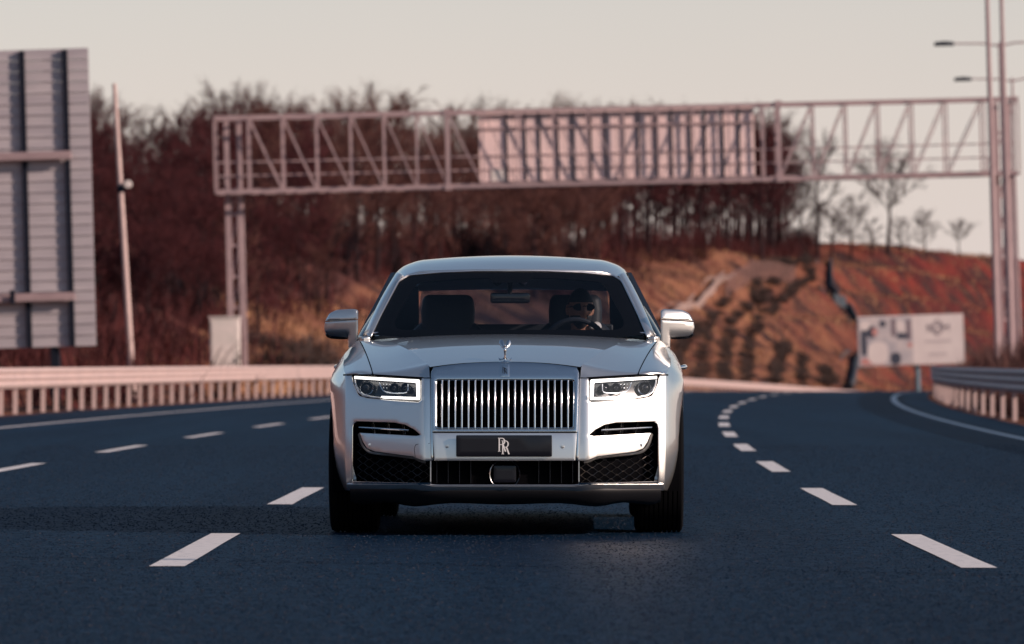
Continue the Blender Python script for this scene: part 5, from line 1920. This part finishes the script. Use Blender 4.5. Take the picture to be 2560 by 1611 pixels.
# ---- driver
def driver():
    root = empty('person', (0, 0, 0))
    base = Matrix.Translation(Vector((-.0395, CARF, 0))) @ Matrix.Rotation(-.0118, 4, 'Z')
    hx, hy, hz = .415, 2.82, 1.276            # centre of the head
    # the head: an egg with brow, nose, cheeks, chin, turned a little to the picture's left
    bm = bmesh.new()
    bmesh.ops.create_uvsphere(bm, u_segments=40, v_segments=28, radius=1)
    for v in bm.verts:
        x, y, z = v.co
        X = x * .076; Y = y * .098; Z = z * .118
        if z < 0:
            X *= 1 - .26 * (-z) ** 1.6
            Y *= 1 - .12 * (-z)
            if y > 0: Y *= 1 - .22 * (-z)
        fr = max(0, -y)
        Y -= .018 * exp(-((x / .17) ** 2)) * exp(-(((z + .14) / .17) ** 2)) * fr ** 2      # nose
        Y += .010 * (exp(-(((x - .38) / .2) ** 2)) + exp(-(((x + .38) / .2) ** 2))) * exp(-(((z - .06) / .13) ** 2)) * fr   # eye sockets
        Y -= .006 * exp(-(((z - .24) / .10) ** 2)) * fr      # brow
        Y -= .007 * exp(-((x / .25) ** 2)) * exp(-(((z + .78) / .15) ** 2)) * fr    # chin
        Y -= .004 * exp(-((x / .28) ** 2)) * exp(-(((z + .44) / .06) ** 2)) * fr    # lips
        v.co = (X, Y, Z)
    me = bpy.data.meshes.new('h'); bm.to_mesh(me); bm.free()
    vs = [v.co.copy() for v in me.vertices]; fs = [tuple(p.vertices) for p in me.polygons]
    Rz = Matrix.Rotation(radians(14), 3, 'Z')
    body = MB()
    body.add([Rz @ v + Vector((hx, hy, hz)) for v in vs], fs)
    for sg in (-1, 1):   # ears
        c = Rz @ Vector((sg * .077, .012, -.005)) + Vector((hx, hy, hz))
        eb = []
        for i in range(9):
            for j in range(8):
                a = pi * i / 8; b = 2 * pi * j / 8
                eb.append(c + Rz @ Vector((sg * .010 * sin(a) * cos(b), .020 * sin(a) * sin(b), .033 * cos(a))))
        body.add(eb, [(i * 8 + j, i * 8 + (j + 1) % 8, (i + 1) * 8 + (j + 1) % 8, (i + 1) * 8 + j) for i in range(8) for j in range(8)])
    body.tube([(hx, hy + .03, hz - .06), (hx, hy + .05, hz - .13), (hx, hy + .07, hz - .20)], [.055, .058, .075], 16)
    # hands with fingers closed on the wheel
    for sg, ang in ((-1, radians(172)), (1, radians(8))):
        c = Vector((wx + .185 * cos(ang), wy - .075 * sin(ang), wz + .172 * sin(ang)))
        pal = c + Vector((sg * .012, .045, -.012))
        body.tube([pal + Vector((sg * .03, .08, -.05)), pal + Vector((sg * .012, .03, -.015)), pal + Vector((0, .0, .0)), pal + Vector((-sg * .004, -.02, .006))], [.026, .030, .034, .026], 12)
        tang = Vector((-sin(ang), 0, cos(ang)))
        for k in range(4):
            o_ = tang * (-.030 + .020 * k)
            body.tube([pal + o_ + Vector((0, -.005, .012)), c + o_ + Vector((0, -.006, .026)), c + o_ + Vector((0, -.030, .012)), c + o_ + Vector((0, -.026, -.014)), c + o_ + Vector((0, -.006, -.024))], [.010, .0095, .009, .0085, .007][:5], 8)
        t_ = tang * (.045 if sg > 0 else -.045)
        body.tube([pal + t_ * .5, c + t_ + Vector((0, .014, .008)), c + t_ * 1.25 + Vector((0, -.014, .010))], [.012, .011, .008], 8)
    me = body.mesh('body')
    o = link('body', me, 'skin', root)
    rm = o.modifiers.new('Remesh', 'REMESH'); rm.mode = 'VOXEL'; rm.voxel_size = .004; rm.use_smooth_shade = True
    # jacket: shoulders, chest and both sleeves as one piece
    jk = MB()
    jk.lathe([(.0, .60), (.17, .60), (.18, .75), (.19, .95), (.185, 1.05), (.15, 1.12), (.09, 1.165), (.06, 1.18)], (hx - .01, hy + .13, 0), 'z', 28)
    for sg, ang in ((-1, radians(172)), (1, radians(8))):
        sh = Vector((hx + sg * .175, hy + .12, 1.06)); el = Vector((hx + sg * .27, hy - .10, .90))
        c = Vector((wx + .185 * cos(ang), wy - .075 * sin(ang), wz + .172 * sin(ang)))
        wr = c + Vector((sg * .045, .13, -.07))
        jk.tube([Vector((hx, hy + .12, 1.05)), sh, sh.lerp(el, .5), el, el.lerp(wr, .5), wr], [.09, .082, .064, .056, .050, .040], 14)
    jo = link('jacket', jk.mesh('jacket'), 'jacket', root)
    rm = jo.modifiers.new('Remesh', 'REMESH'); rm.mode = 'VOXEL'; rm.voxel_size = .012; rm.use_smooth_shade = True
    # pale collar of the hood lying round the neck
    col = [(hx + .088 * cos(a) * (1.1 if cos(a) > 0 else 1), hy + .06 + .085 * sin(a), hz - .135 + .03 * cos(a) - .012 * sin(a)) for a in [radians(-55) + radians(170) * i / 27 for i in range(28)]]
    MB().tube(col, [.012 + .022 * sin(pi * i / 27) for i in range(28)], 12).build('hood', 'white_cloth', root, ang=80)
    # hair cap, beard and sunglasses
    for nm, cond, gr in (('hair', lambda x, y, z: z > .32 or (y > .15 and z > -.55 and z > -.9 + .3 * y) or (abs(x) > .93 and z > .12), 1.05),
                         ('beard', lambda x, y, z: y < -.05 and z < -.33 and not (abs(x) < .16 and -.46 < z < -.41), 1.03)):
        bm = bmesh.new()
        bmesh.ops.create_uvsphere(bm, u_segments=40, v_segments=28, radius=1)
        raw = [v.co.copy() for v in bm.verts]; bm.free()
        keep = [cond(*p) for p in raw]
        idx = {}; nv = []; nf = []
        for f in fs:
            if all(keep[i] for i in f):
                for i in f:
                    if i not in idx:
                        idx[i] = len(nv); nv.append(Rz @ (vs[i] * gr) + Vector((hx, hy, hz)))
                nf.append(tuple(idx[i] for i in f))
        ho = MB().add(nv, nf).build(nm, 'hair', root, ang=80)
        md = ho.modifiers.new('Solidify', 'SOLIDIFY'); md.thickness = .006
    gz = hz + .012
    fr = MB()
    for sg in (-1, 1):
        c = Vector((sg * .034, -.096, .010))
        lens = [c + Vector((.030 * cos(a) * (1 + .1 * cos(2 * a)), .006 * (cos(a) * sg) ** 2, .022 * sin(a))) for a in [2 * pi * i / 20 for i in range(20)]]
        b2 = [p + Vector((0, .004, 0)) for p in lens]
        fr.add([Rz @ p + Vector((hx, hy, hz)) for p in lens + b2], [tuple(range(20)), tuple(range(39, 19, -1))] + [(i, (i + 1) % 20, (i + 1) % 20 + 20, i + 20) for i in range(20)])
        fr.tube([Rz @ Vector(p) + Vector((hx, hy, hz)) for p in ((sg * .062, -.088, .014), (sg * .078, -.04, .012), (sg * .083, .012, .010))], .003, 6)
    fr.tube([Rz @ Vector(p) + Vector((hx, hy, hz)) for p in ((-.010, -.099, .014), (0, -.102, .017), (.010, -.099, .014))], .003, 6)
    fr.build('sunglasses', 'shade_lens', root)
    root.matrix_world = base
    tag(root, 'bearded driver in sunglasses and dark jacket with pale hood behind the steering wheel', 'person')
driver()
